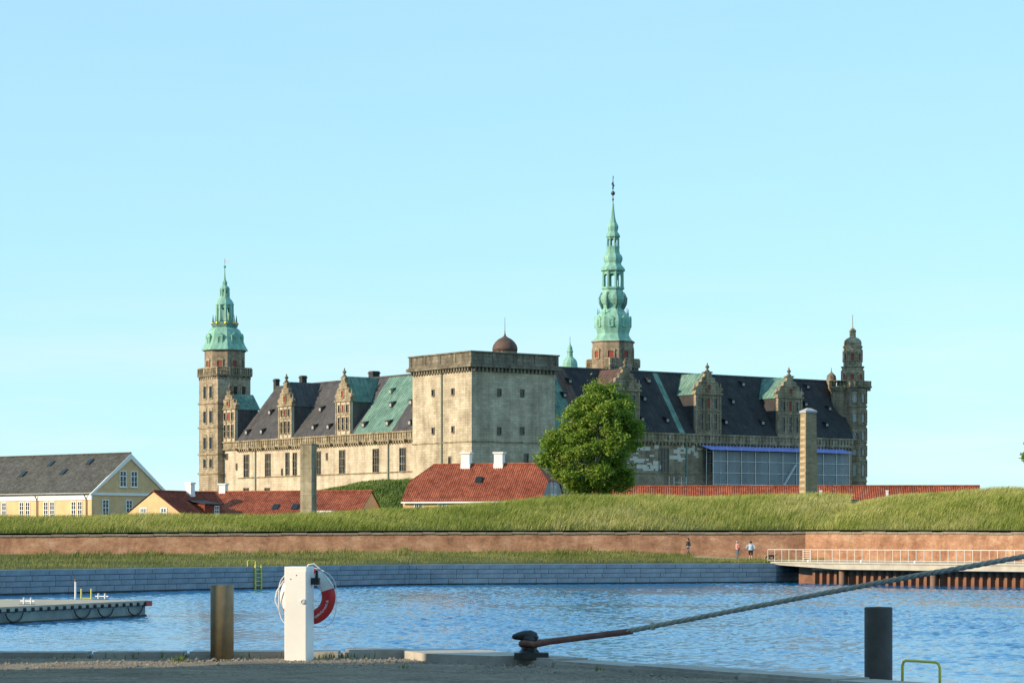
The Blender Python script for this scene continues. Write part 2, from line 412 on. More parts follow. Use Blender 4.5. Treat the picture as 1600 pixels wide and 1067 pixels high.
oi = n.new('ShaderNodeObjectInfo')
col = ramp(n, l, oi.outputs['Random'], [(0, (.25, .275, .30)), (.5, (.275, .30, .32)), (1, (.30, .325, .345))])
f = noise(n, l, oc, 1.3, 7, .7); col = mixc(n, l, .7, col, ramp(n, l, f, [(.3, (.6, .62, .65)), (.7, (1.2, 1.2, 1.2))]), 'MULTIPLY')
l.new(col, p.inputs['Base Color']); p.inputs['Roughness'].default_value = .7; bump(n, l, p, f, .3, .03); M['granite'] = m
M['granite_joint'] = plain('granite_joint', (.16, .18, .20), .9, .2, 2)
M['weed'] = plain('tidal_weed', (.022, .03, .022), .6, .4, 1.5)
qpts = [Vector(((x - 800) / F * ip(x, QP), ip(x, QP), 0)) for x in (-686, 0, 640, 1213)] + [P(1262, HZ, 231)]
qpts[-1].z = 0
quay = empty('quay_wall', qpts[0], 0, 'blue-grey granite block quay wall on the far side of the basin', 'wall')
def blockmesh(wd, h, dp):
    mb = MB(); b = .03
    mb.hexa([(0, 0, 0), (wd, 0, 0), (wd, dp, 0), (0, dp, 0), (0, 0, h), (wd, 0, h), (wd, dp, h), (0, dp, h)])
    me = mb.mesh('granite_block', M['granite']); bm = bmesh.new(); bm.from_mesh(me)
    bmesh.ops.bevel(bm, geom=[e for e in bm.edges], offset=.02, segments=1, affect='EDGES'); bm.to_mesh(me); bm.free(); return me
lens = (1.25, 1.55, 1.9, 2.3)
courses = [(.12, .42), (.55, .38), (.94, .38), (1.33, .42)]
bms = {(a, b[1]): blockmesh(a - .03, b[1] - .02, .6) for a in lens for b in courses}
cnt = 0
for i in range(len(qpts) - 1):
    a, b = qpts[i], qpts[i + 1]; d = (b - a); ln = d.length; d.normalize(); ang = math.atan2(d.y, d.x)
    back = Vector((-d.y, d.x, 0))
    mb = MB(); o1 = a - qpts[0]; o2 = b - qpts[0]
    mb.hexa([o1 + back * .12 + Vector((0, 0, -1)), o2 + back * .12 + Vector((0, 0, -1)), o2 + back * 1.2 + Vector((0, 0, -1)), o1 + back * 1.2 + Vector((0, 0, -1)), o1 + back * .12 + Vector((0, 0, 1.7)), o2 + back * .12 + Vector((0, 0, 1.7)), o2 + back * 1.2 + Vector((0, 0, 1.7)), o1 + back * 1.2 + Vector((0, 0, 1.7))])
    mb.build('wall_core', M['granite_joint'], quay)
    mb = MB(); mb.hexa([o1 + Vector((0, 0, -1)), o2 + Vector((0, 0, -1)), o2 + back * .1 + Vector((0, 0, -1)), o1 + back * .1 + Vector((0, 0, -1)), o1 + Vector((0, 0, .1)), o2 + Vector((0, 0, .1)), o2 + back * .1 + Vector((0, 0, .1)), o1 + back * .1 + Vector((0, 0, .1))])
    mb.build('tide_line', M['weed'], quay)
    start = 26 if i == 0 else 0
    for ci, (z, h) in enumerate(courses):
        s = -random.uniform(0, .9) if start == 0 and False else start + 0.0
        s += (ci % 2) * .6
        if ci % 2: link('granite_block', bms[(1.25, h)], quay, ((a + d * start - qpts[0]).x, (a + d * start - qpts[0]).y, z), ang, (.57 / 1.22, 1, 1))
        while s < ln - .2:
            wd = random.choice(lens if ci < 3 else (1.9, 2.3))
            q = a + d * s - qpts[0]
            link('granite_block', bms[(wd, h)], quay, (q.x, q.y, z), ang, None if s + wd < ln else ((ln - s) / wd, 1, 1)); cnt += 1
            s += wd
M['sandpath'] = plain('sandy_path', (.42, .34, .24), .95, .2, 2)
mb = MB(); pa = []
for px in range(1080, 1330, 20):
    t0, t1 = .55, .97
    a = strip(px, t0); b = strip(px, t1); mb.v += [(a[0], a[1], a[2] + .03), (b[0], b[1], b[2] + .03)]
k = len(mb.v) // 2
for i in range(k - 1): mb.f.append([2 * i, 2 * i + 2, 2 * i + 3, 2 * i + 1]); mb.m.append(0)
po = mb.build('path', M['sandpath']); po['kind'] = 'structure'

# ---- grass blades
def blades(name, pos, hgt, wid, lean, mat, label_kind='stuff', parent=None, seg=True):
    n_ = len(pos); pos = np.asarray(pos); ang = rng.uniform(0, np.pi, n_)
    pn_ = .5 + .25 * np.sin(pos[:, 0] * .31 + 1.3 * np.sin(pos[:, 1] * .4)) + .25 * np.sin(pos[:, 0] * .83 + pos[:, 1] * .9)
    h = (hgt[0] + (hgt[1] - hgt[0]) * rng.random(n_) ** 1.3) * (.6 + .75 * pn_)
    wx = np.cos(ang) * wid * h; wy = np.sin(ang) * wid * h
    lx = (lean[0] + rng.normal(0, .16, n_)) * h; ly = (lean[1] + rng.normal(0, .2, n_)) * h
    base = pos; mid = base + np.stack([lx * .35, ly * .35, h * .62], 1); tip = base + np.stack([lx, ly, h], 1)
    wv = np.stack([wx, wy, np.zeros(n_)], 1)
    V = np.stack([base - wv, base + wv, mid + wv * .7, mid - wv * .7, tip], 1).reshape(-1, 3)
    b = np.arange(n_) * 5
    quads = np.stack([b, b + 1, b + 2, b + 3], 1); tris = np.stack([b + 3, b + 2, b + 4], 1)
    o = npmesh(name, V, tris, quads, mat, parent); o['kind'] = label_kind; return o
def sample(fn, x0, x1, t0, t1, k, bias=1.0):
    out = []
    for _ in range(k):
        px = random.uniform(x0, x1); t = t0 + (t1 - t0) * random.random() ** bias
        out.append(fn(px, t))
    return out
tag(blades('rampart_grass', sample(bankL, -90, 1330, 0, 1.15, 265000), (.22, .7), .02, (.42, .05), M['grass_tall']), 'tall windblown grass covering the rampart bank', 'grass')
tag(blades('bastion_grass', sample(bankR, 1258, 1680, 0, 1.15, 105000), (.22, .7), .02, (.42, .05), M['grass_tall']), 'tall pale grass on the bastion mound at right', 'grass')
pp = sample(strip, -60, 640, 0.02, .98, 60000) + sample(strip, 640, 1085, 0.02, .98, 42000) + sample(strip, 1085, 1290, .02, .5, 9000)
tag(blades('turf_grass', pp, (.1, .3), .035, (.2, .05), M['grass_short']), 'shorter grass between quay wall and brick wall', 'grass')

tuft = []
for _ in range(70):
    px = random.uniform(-40, 1080); t = random.uniform(.55, .97); b0 = strip(px, t)
    for _ in range(60): tuft.append((b0[0] + random.gauss(0, .35), b0[1] + random.gauss(0, .25), b0[2]))
tag(blades('grass_tufts', tuft, (.2, .6), .04, (.3, .05), M['grass_short']), 'taller grass tufts at the foot of the brick wall', 'grass')
# green mound in front of the castle
def mound(px, t):
    top = ip(px, [(480, 775), (520, 764), (560, 756), (600, 752.5), (640, 752), (655, 757), (668, 775), (690, 800)])
    Y = 335 + t * 22
    z = 4.2 + (CZ + (HZ - top) / F * 355 - 4.2) * math.sin(min(1, t) * math.pi / 2)
    return ((px - 800) / F * Y, Y, z)
sheet(mound, list(range(470, 700, 6)), [i / 10 for i in range(11)], 'earth_mound', M['mound'])
tag(blades('mound_grass', sample(mound, 480, 685, .1, 1, 26000), (.25, .6), .07, (.3, .05), M['mound']), 'short green grass on the earth mound below the castle', 'grass')

# ------------------------------------------------------------------ footbridge and sheet piling
M['concrete'] = plain('pale_concrete', (.46, .41, .32), .9, .22, 1.0)
M['rail'] = plain('pale_railing_steel', (.62, .56, .50), .5, .08, 3, .2)
M['rust'] = plain('rusty_sheet_pile', (.21, .10, .06), .9, .5, 1.2)
M['pile_rust'] = plain('rusty_pipe', (.20, .12, .08), .85, .3, 1.5)
bA, bB = P(1204, HZ, 220.5), P(1720, HZ, 193.5)
DZ = 1.9
d = Vector((bB.x - bA.x, bB.y - bA.y, 0)); bl = d.length; bang = math.atan2(d.y, d.x)
bridge = empty('footbridge', (bA.x, bA.y, 0), bang, 'low concrete footbridge with a thin steel railing across the inlet', 'bridge')
mb = MB()
mb.box(0, bl, 0, 6.5, DZ - .14, DZ)
mb.build('deck', M['concrete'], bridge)
mb = MB(); mb.prism([(0, .1, DZ - .14), (bl, .1, DZ - .14), (bl, .1, DZ - .62), (8, .1, DZ - .62), (1.0, .1, DZ - .3), (0, .1, DZ - .14)][:5], (0, .5, 0)); mb.build('edge_beam', M['concrete'], bridge)
k = int(bl / .86)
rp = MB(); rp.box(-.022, .022, -.022, .022, 0, 1.05); rpm = rp.mesh('railing_post', M['rail'])
rp2 = MB(); rp2.box(-.04, .04, -.04, .04, 0, 1.07); rpm2 = rp2.mesh('railing_post', M['rail'])
for i in range(-3, k): link('railing_post', rpm2 if i in (2, 3) else rpm, bridge, (.3 + i * .86, 2.0 + (.0 if i >= 0 else .0), DZ - .02))
mb = MB(); mb.bar((-2.28, 2.0, DZ + 1.05), (bl, 2.0, DZ + 1.05), .05, .05); mb.build('handrail', M['rail'], bridge)
mb = MB(); mb.bar((-2.28, 2.0, DZ + .12), (bl, 2.0, DZ + .12), .03, .03); mb.build('foot_rail', M['rail'], bridge)
mb = MB()
for zz in (.3, .5, .7, .9): mb.bar((2.05, 1.95, DZ + zz), (2.85, 1.95, DZ + zz), .035, .035)
mb.build('gate_bars', M['rail'], bridge)
for px in (1275, 1348, 1419):
    s = (P(px, HZ, 211).x - bA.x) / d.normalized().x
    mb = MB(); mb.lathe(s, .12, [(.1, DZ), (.12, DZ + .1), (.05, DZ + .2)], 8); mb.build('deck_lamp', M['white'], bridge)
for px in (1313, 1457):
    s = (px - 1204) / (1720 - 1204) * bl * 1.03
    mb = MB(); mb.lathe(s, .85, [(.28, -1.5), (.28, DZ - .6)], 14); mb.build('support_pile', M['pile_rust'], bridge, True)
sp_ = empty('sheet_pile_wall', (bA.x, bA.y, 0), bang, 'rust-brown corrugated sheet piling under the footbridge', 'wall')
pn = MB(); t = .22
prof_ = [(0, 0), (.28, 0), (.42, .42), (.70, .42), (.84, 0)]
for i in range(4):
    (x0, y0), (x1, y1) = prof_[i], prof_[i + 1]
    pn.hexa([(x0, y0, -1.5), (x1, y1, -1.5), (x1, y1 + .06, -1.5), (x0, y0 + .06, -1.5), (x0, y0, 1.2), (x1, y1, 1.2), (x1, y1 + .06, 1.2), (x0, y0 + .06, 1.2)])
pnm = pn.mesh('sheet_pile', M['rust'])
s = 3.6
while s < bl: link('sheet_pile', pnm, sp_, (s, 1.5, 0)); s += .84
mb = MB(); mb.box(3.6, bl, 1.4, 2.3, 1.2, 1.32); mb.build('lit_cap_strip', M['concrete'], sp_)  # pale strip stands in for the sunlit line along the pile tops
mb = MB(); mb.box(1.2, bl, 2.3, 6.4, -1.5, DZ - .2); mb.build('backfill', M['rust'], sp_)
# approach behind the bridge, up to the bastion wall
mb = MB(); mb.pts([(bA.x - 1, bA.y + 6, DZ - .02), (bB.x, bB.y + 6, DZ - .02), (bB.x + 6, bB.y + 22, DZ + .1), (bA.x + 6, 234, DZ + .1), (bA.x - 1, 234, DZ + .1)])
po = mb.build('promenade', M['sandpath'], fix=False); po['kind'] = 'structure'

# ladder on the far quay
M['yellow'] = plain('yellow_green_paint', (.72, .64, .08), .5, .15, 5)
lx = 402; lY = QY(lx); lp = P(lx, HZ, lY); dq = (qpts[2] - qpts[1]).normalized(); la = math.atan2(dq.y, dq.x)
lad = empty('quay_ladder', (lp.x, lp.y, 0), la, 'yellow-green ladder down the far granite quay wall', 'ladder')
for s in (-1, 1): mb = MB(); mb.bar((s * .36, -.1, -.6), (s * .36, -.1, QZ + .1), .09, .09); mb.build('stile', M['yellow'], lad)
for i in range(8): mb = MB(); mb.bar((-.36, -.1, -.3 + i * .3), (.36, -.1, -.3 + i * .3), .06, .06); mb.build('rung', M['yellow'], lad)
mb = MB(); mb.tube([(-.75, .35, QZ), (-.75, .35, QZ + .42), (-.68, .3, QZ + .47), (-.05, .2, QZ + .47), (.02, .2, QZ + .42), (.02, .2, QZ)], .035, 8); mb.build('grab_hoop', M['yellow'], lad)
# ------------------------------------------------------------------ the castle
PHI = R(36.5); cs, sn = math.cos(PHI), math.sin(PHI)
X0, Y0, ZB = (737 - 800) / F * 450, 450.0, 5.0
castle = empty('castle', (X0, Y0, ZB), PHI, 'sandstone castle with green copper spires, steep roofs and a massive square corner tower', 'castle')
def loc_ray(px, py):                    # camera ray in castle coordinates (z stays absolute)
    ox, oy = -X0, -Y0; dx, dy = (px - 800) / F, 1.0
    return Vector((cs * ox + sn * oy, -sn * ox + cs * oy, CZ)), Vector((cs * dx + sn * dy, -sn * dx + cs * dy, (HZ - py) / F))
def onW(px, py, u0):
    o, d = loc_ray(px, py); t = (u0 - o.x) / d.x; q = o + d * t; return q.y, q.z
def onS(px, py, v0):
    o, d = loc_ray(px, py); t = (v0 - o.y) / d.y; q = o + d * t; return q.x, q.z
def W_(a, d, z): return (d, a, z)       # west wing: runs along local y
def S_(a, d, z): return (a, d, z)       # south wing: runs along local x
def cbuild(mb, name, mats, parent, smooth=False):
    return mb.build(name, mats, parent, smooth, dz=-ZB)
def mbox(mb, T, a0, a1, d0, d1, z0, z1, mi=0):
    mb.hexa([T(a0, d0, z0), T(a1, d0, z0), T(a1, d1, z0), T(a0, d1, z0), T(a0, d0, z1), T(a1, d0, z1), T(a1, d1, z1), T(a0, d1, z1)], mi)
def cwindow(T, a, d, z0, z1, wd, lights, rows, parent, stone='trim_dark', pane='glass', name='window', arch=False):
    """stone-mullioned window set in the wall plane d: frame and mullions proud, glass behind"""
    mb = MB(); h = wd / 2
    mbox(mb, T, a - h, a + h, d - .02, d + .05, z0, z1, 1)
    mbox(mb, T, a - h - .16, a - h, d - .16, d + .06, z0 - .16, z1 + .16)
    mbox(mb, T, a + h, a + h + .16, d - .16, d + .06, z0 - .16, z1 + .16)
    mbox(mb, T, a - h, a + h, d - .2, d + .06, z0 - .2, z0)
    mbox(mb, T, a - h, a + h, d - .16, d + .06, z1, z1 + .16)
    for i in range(1, lights):
        x = a - h + wd * i / lights; mbox(mb, T, x - .09, x + .09, d - .11, d + .04, z0, z1)
    for i in range(1, rows):
        z = z0 + (z1 - z0) * i / rows
        for k in range(lights):
            x0 = a - h + wd * k / lights + .09; x1 = a - h + wd * (k + 1) / lights - .09
            mbox(mb, T, x0, x1, d - .09, d + .03, z - .07, z + .07)
    if arch:
        poly = [T(a + (h + .16) * math.cos(t), d - .14, z1 + .1 + (h + .1) * math.sin(t)) for t in np.linspace(0, math.pi, 9)]
        q0 = Vector(T(0, 0, 0)); mb.prism(poly, Vector(T(0, .18, 0)) - q0)
    return cbuild(mb, name, [M[stone], M[pane]], parent)

# ---- massive corner tower
TW = 18.7
mb = MB(); mb.box(0, TW, 0, TW, ZB, 34.6)
tower = cbuild(mb, 'corner_tower', M['sand_tower'], castle)
tower['label'] = 'massive plain square stone tower with flat parapet'
mb = MB()
mb.box(-.12, TW + .12, -.12, 0, 21.2, 21.5); mb.box(-.12, 0, 0, TW + .12, 21.2, 21.5)
cbuild(mb, 'string_course', M['trim'], tower)
mb = MB()
mb.box(-.9, TW + .9, -.9, TW + .9, 34.6, 35.15); mb.box(-.6, TW + .6, -.6, TW + .6, 35.15, 35.4)
n = 22
for i in range(n):
    a = (i + .5) * TW / n
    for side in (0, 1):
        if side: mb.box(a - .2, a + .2, -.6, 0.02, 33.9, 34.6)
        else: mb.box(-.6, 0.02, a - .2, a + .2, 33.9, 34.6)
cbuild(mb, 'cornice', M['trim_dark'], tower)
mb = MB()
for (x0, x1, y0, y1) in ((-.4, TW + .4, -.4, .2), (-.4, .2, .2, TW + .4), (TW - .2, TW + .4, .2, TW + .4), (.2, TW - .2, TW - .2, TW + .4)):
    mb.box(x0, x1, y0, y1, 35.4, 37.2)
for i in range(5):
    a = -.1 + i * (TW + .2) / 4
    mb.box(a - .35, a + .35, -.52, -.4, 35.4, 37.2); mb.box(-.52, -.4, a - .35, a + .35, 35.4, 37.2)
mb.box(-.65, TW + .65, -.65, .35, 37.2, 37.45); mb.box(-.65, .35, .35, TW + .65, 37.2, 37.45)
cbuild(mb, 'parapet', M['trim_dark'], tower)
mb = MB(); mb.box(.2, TW - .2, .2, TW - .2, 34.7, 35.6); cbuild(mb, 'flat_roof', M['lead'], tower)
mb = MB(); cu, cv = 12.5, 7.0
mb.lathe(cu, cv, [(2.25, 35.5), (2.25, 38.2), (2.35, 38.3)], 16)
cbuild(mb, 'cupola_drum', M['trim_dark'], tower)
mb = MB(); mb.lathe(cu, cv, [(2.3, 38.3), (2.35, 38.8), (2.2, 39.4), (1.8, 40.0), (1.25, 40.5), (.6, 40.85), (.25, 41.1), (.1, 41.6), (.05, 42.2), (.03, 44.5)], 16)
cbuild(mb, 'cupola', M['copper_brown'], tower, True)
for px, py in ((677, 614), (708, 612), (677, 673), (708, 671)):
    v, z = onW(px, py, 0); cwindow(W_, v, 0, z - .5, z + .5, .55, 1, 1, tower)
v, z = onW(703, 720, 0); cwindow(W_, v, 0, z - .7, z + .7, .5, 1, 1, tower)
for px, py in ((780, 613), (816, 614), (780, 673), (816, 673)):
    u, z = onS(px, py, 0); cwindow(S_, u, 0, z - .55, z + .55, .6, 1, 1, tower)
u, z = onS(822, 716, 0); cwindow(S_, u, 0, z - .8, z + .8, .7, 1, 1, tower)
v, z = onW(691, 600, 0); mb = MB(); mb.box(-.28, -.05, v - .12, v + .12, 12, 34.4); cbuild(mb, 'downpipe', M['pipe'], tower)

# ---- wings
def seams(mb, T, a0, a1, d0, z0, d1, z1, step=.75):
    k = int((a1 - a0) / step)
    for i in range(1, k):
        a = a0 + (a1 - a0) * i / k
        p, q = Vector(T(a, d0, z0)), Vector(T(a, d1, z1))
        mb.bar(p, q, .07, .07)
def scroll(half, z0, h):
    tab = [(1, 0), (1, .10), (1.14, .13), (1.16, .2), (1.02, .25), (.86, .27), (.76, .34), (.8, .42), (.74, .48), (.58, .5), (.5, .58), (.53, .65), (.44, .69), (.3, .71), (.24, .78), (.24, .88), (.34, .9), (.34, .94), (.2, .96)]
    r = [(x * half, z0 + y * h) for x, y in tab]
    return r + [(-x, z) for x, z in reversed(r)]
def dormer(T, a, wd, d0, zb, zc, zt, ridge_d, ridge_z, roofmat, stone, parent, side='lead', red=True):
    h = wd / 2
    mb = MB()
    mbox(mb, T, a - h, a + h, d0, ridge_d - .5, zb, zc)
    dm = cbuild(mb, 'dormer', [M[stone]], parent)
    mb = MB()                                            # cheeks clad in metal
    for s in (-1, 1):
        x0, x1 = (a - h - .06, a - h) if s < 0 else (a + h, a + h + .06)
        mbox(mb, T, x0, x1, d0 + .5, ridge_d - .6, zb + .4, zc)
    cbuild(mb, 'cheek', M[side], dm)
    mb = MB()                                            # cross roof back to the main ridge
    e = .25
    A0, A1 = Vector(T(a - h - e, d0 + .5, zc - .1)), Vector(T(a - h - e, ridge_d, zc - .1))
    B0, B1 = Vector(T(a, d0 + .5, ridge_z)), Vector(T(a, ridge_d, ridge_z))
    C0, C1 = Vector(T(a + h + e, d0 + .5, zc - .1)), Vector(T(a + h + e, ridge_d, zc - .1))
    mb.prism([A0, B0, C0], A1 - A0)
    for s, (q0, q1) in ((0, (A0, A1)), (1, (C0, C1))):
        for i in range(1, 8):
            t = i / 8; mb.bar(q0.lerp(q1, t), B0.lerp(B1, t), .07, .09)
    cbuild(mb, 'roof', M[roofmat], dm)
    mb = MB(); q0 = Vector(T(0, 0, 0))
    mb.prism([T(a + x, d0 - .1, z) for x, z in scroll(h, zc + .3, zt - zc - .3)], Vector(T(0, .7, 0)) - q0)
    mbox(mb, T, a - h - .3, a + h + .3, d0 - .3, d0 + .62, zc, zc + .3)
    mbox(mb, T, a - h - .12, a + h + .12, d0 - .16, d0 - .01, (zb + zc) / 2 + .55, (zb + zc) / 2 + .8)
    gz = zc + .3; gh = zt - gz
    mbox(mb, T, a - .62 * h, a + .62 * h, d0 - .26, d0 - .1, gz + .46 * gh, gz + .5 * gh)
    for s in (-1, 1):                                     # pilasters and small obelisks on the shoulders
        mbox(mb, T, a + s * h * .95 - .16, a + s * h * .95 + .16, d0 - .15, d0, zb, zc)
        mbox(mb, T, a + s * h * .36 - .12, a + s * h * .36 + .12, d0 - .12, d0, zb, zc)
        c = T(a + s * h * 1.02, d0 + .2, 0)
        mb.lathe(c[0], c[1], [(.22, zc + gh * .22), (.2, zc + gh * .3), (.05, zc + gh * .52)], 4, R(45))
    cbuild(mb, 'gable', M['trim'], dm)
    c = T(a, d0 + .25, 0); mb = MB()
    mb.lathe(c[0], c[1], [(.42, zt - .25), (.45, zt), (.25, zt + .15), (.16, zt + .35), (.4, zt + .6), (.38, zt + .85), (.12, zt + 1.05), (.16, zt + 1.2), (.04, zt + 1.5)], 10)
    cbuild(mb, 'finial', M['trim_dark'], dm, True)
    zm = (zb + zc) / 2
    for i in (-1, 0, 1):
        cwindow(T, a + i * wd * .27, d0, zb + .9, zm + .1, wd * .12, 1, 2, dm, 'trim')
        cwindow(T, a + i * wd * .27, d0, zm + 1.15, zc - .7, wd * .12, 1, 1, dm, 'trim', 'redwood' if (red and i == 0) else 'glass')
    cwindow(T, a, d0 - .1, gz + .12 * gh, gz + .36 * gh, wd * .13, 1, 1, dm, 'trim', 'redwood' if red else 'glass', arch=True)
    return dm
M['coping_pale'] = plain('pale_board', (.36, .36, .36), .8, .2, 2)
def hatch(px, py, plane, T, parent, mat, s=.8):
    """small roof hood on a slope; plane = (d0, z0, d1, z1)"""
    d0, z0, d1, z1 = plane
    o, dr = loc_ray(px, py)
    od, dd = (o.x, dr.x) if T is W_ else (o.y, dr.y)
    k = (z1 - z0) / (d1 - d0)
    t = (z0 + k * (od - d0) - o.z) / (dr.z - k * dd); q = o + dr * t
    a, d = (q.y, q.x) if T is W_ else (q.x, q.y); z = q.z
    mb = MB(); w2 = .55 * s
    p = [T(a - w2, d - .55, z - .3), T(a - w2, d - .55, z + .75 * s), T(a - w2, d + .8, z + .75 * s), T(a - w2, d + .8, z - .3)]
    mb.prism(p, Vector(T(2 * w2, 0, 0)) - Vector(T(0, 0, 0)))
    p = [T(a - w2 - .15, d - .8, z + .72 * s), T(a + w2 + .15, d - .8, z + .72 * s), T(a + w2 + .15, d + .95, z + 1.15 * s), T(a - w2 - .15, d + .95, z + 1.15 * s)]
    mb.prism(p, (0, 0, .12))
    mbox(mb, T, a - w2 * .7, a + w2 * .7, d - .6, d - .55, z - .1, z + .6 * s, 1)
    cbuild(mb, 'roof_hatch', [M[mat], M['coping_pale']], parent)

EV, RD, WD = 24.0, 9.0, 17.2            # eave height, ridge depth, wing depth
def wing(T, a0, a1, stone, ridge_z, bands, name, label, hip_end):
    mb = MB(); mbox(mb, T, a0, a1, 1.0, WD, ZB, 22.25)
    wg = cbuild(mb, name, M[stone], castle); wg['label'] = label
    mb = MB()
    mbox(mb, T, a0, a1, .86, 1.0, 16.3, 16.55)
    cbuild(mb, 'string_course', M['trim'], wg)
    # attic parapet on corbels
    mb = MB()
    mbox(mb, T, a0, a1, .45, 1.4, 22.25, 22.55); mbox(mb, T, a0, a1, .62, 1.35, 22.55, 23.75); mbox(mb, T, a0, a1, .4, 1.45, 23.75, 24.02)
    cbuild(mb, 'parapet', M['trim'], wg)
    mb = MB(); k = int((a1 - a0) / .85)
    for i in range(k):
        a = a0 + (i + .5) * (a1 - a0) / k
        mbox(mb, T, a - .16, a + .16, .48, .62, 22.55, 23.75)
        mbox(mb, T, a - .17, a + .17, .55, 1.0, 21.75, 22.25)
        if i % 6 == 3: mbox(mb, T, a - .3, a + .3, -.1, .45, 22.1, 22.45)     # gargoyle spouts
    o = cbuild(mb, 'corbel_row', M['trim'], wg); o['kind'] = 'stuff'
    # roof in metal bands
    e = a1 - hip_end
    for (b0, b1, mat) in bands:
        mb = MB()
        r1 = b1 if b1 < a1 - .01 else e
        th = Vector((0, 0, .12))
        front = [T(b0, .75, EV + .05), T(b1, .75, EV + .05), T(r1, RD, ridge_z), T(b0, RD, ridge_z)]
        back = [T(b0, WD + .3, EV + .05), T(b1, WD + .3, EV + .05), T(r1, RD, ridge_z), T(b0, RD, ridge_z)]
        mb.prism(front, th); mb.prism(back, th)
        seams(mb, T, b0, r1, .75, EV + .17, RD, ridge_z + .12)
        if b1 >= a1 - .01:
            mb.prism([T(b1, .75, EV + .05), T(b1, WD + .3, EV + .05), T(r1, RD, ridge_z)], th)
            for i in range(1, 7):
                t = i / 7; mb.bar(Vector(T(b1 - (b1 - r1) * t, .75 + (RD - .75) * t, EV + .17 + (ridge_z - EV) * t)), Vector(T(r1, .75 + (RD - .75) * t, EV + .17 + (ridge_z - EV) * t)), .09, .14) if r1 < b1 else None
        cbuild(mb, 'roof', M[mat], wg)
    mb = MB(); mb.bar(T(a0, RD, ridge_z + .18), T(e, RD, ridge_z + .18), .4, .3); cbuild(mb, 'ridge_cap', M['lead'], wg)
    return wg
v_of = lambda px, u=0.75: onW(px, 690, u)[0]
u_of = lambda px, v=0.75: onS(px, 690, v)[0]
WE = 89.4
bW = [TW - .0, v_of(612), v_of(580), v_of(553), WE - 5.7]
west = wing(W_, TW, WE - 5.7, 'sand', 35.1, [(bW[0], bW[1], 'lead'), (bW[1], bW[3], 'verdigris'), (bW[3], bW[4], 'lead')], 'wing', 'sunlit wing with tall windows under a grey and green metal roof', 1.8)
mb = MB(); mbox(mb, W_, WE - 5.7, WE, 1.0, 9, ZB, 24); cbuild(mb, 'end_bay', M['sand'], west)
mb = MB()
mbox(mb, W_, WE - 5.7, WE, .45, 1.4, 22.25, 22.55); mbox(mb, W_, WE - 5.7, WE, .62, 1.35, 22.55, 23.75); mbox(mb, W_, WE - 5.7, WE, .4, 1.45, 23.75, 24.02)
cbuild(mb, 'parapet', M['trim'], west)
bS = [TW, u_of(905), u_of(923), u_of(1062), u_of(1070), 94.6]
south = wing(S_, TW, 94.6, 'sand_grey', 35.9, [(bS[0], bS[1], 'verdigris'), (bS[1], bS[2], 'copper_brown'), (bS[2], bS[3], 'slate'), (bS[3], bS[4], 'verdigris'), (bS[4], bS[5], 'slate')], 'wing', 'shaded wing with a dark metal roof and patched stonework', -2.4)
# windows of the sunlit wing
for px, y0, y1 in ((385.5, 711, 745), (419, 709.5, 743.5), (535, 704, 740), (587.5, 702, 738), (629.5, 700.5, 736.5), (497, 706, 741)):
    v, za = onW(px, y1, 1); _, zc = onW(px, y0, 1)
    cwindow(W_, v, 1, za, zc, 1.75, 3, 3, west)
for px in (449.5, 461):
    v, za = onW(px, 742, 1); _, zc = onW(px, 708, 1); cwindow(W_, v, 1, za, zc, 1.15, 2, 3, west)
v, z = onW(354, 713, 1); cwindow(W_, v, 1, z - .5, z + .5, 1.0, 2, 1, west)
for px, py in ((370, 729), (441, 737), (511, 713), (341.5 + 8, 688)):
    v, z = onW(px, py, 1); cwindow(W_, v, 1, z - .55, z + .55, .25, 1, 1, west, name='arrow_slit')
for px in (385, 418):
    v, z = onW(px, 766, 1); cwindow(W_, v, 1, z - .5, z + .4, 1.7, 3, 1, west)
for px in (400, 607.5):
    v, z = onW(px, 720, 1); mb = MB(); mb.box(.72, .95, v - .11, v + .11, 9, 22.1); cbuild(mb, 'downpipe', M['pipe'], west)
# gabled dormers of the sunlit wing
for px, wd, roofmat in ((446, 5.0, 'lead'), (536.5, 5.2, 'verdigris')):
    v = onW(px, 650, .7)[0]; dormer(W_, v, wd, .7, 24, 30.3, 35.3, RD, 35.2, roofmat, 'sand', west)
v = onW(357.5, 650, .7)[0]; dormer(W_, v, 5.6, .7, 24, 30.6, 34.6, 6.5, 33.8, 'verdigris', 'sand', west)
PW = (.75, EV, RD, 35.1)
for zx, zy in ((375, 585), (475, 580), (530, 452), (820, 552), (920, 548), (868, 432), (1155, 535), (1315, 525), (1338, 402), (1465, 520), (1472, 385)):
    hatch(300 + .2344 * zx, 540 + .2344 * zy, PW, W_, west, 'lead')
hatch(300 + .2344 * 1335, 540 + .2344 * 312, PW, W_, west, 'verdigris')
for px, wpx, y0, u in ((432, 10, 592, 10.5), (473.5, 12, 587, 10.5), (584.5, 17, 580, 10.5)):
    v, z = onW(px, y0, u); hw = wpx / 8.0 / 1.4 / 2 * 1.05
    mb = MB(); mb.box(u - hw, u + hw, v - hw, v + hw, 29, z); mb.box(u - hw - .12, u + hw + .12, v - hw - .12, v + hw + .12, z - .5, z - .25)
    cbuild(mb, 'chimney', M['chimney_dark'], west)
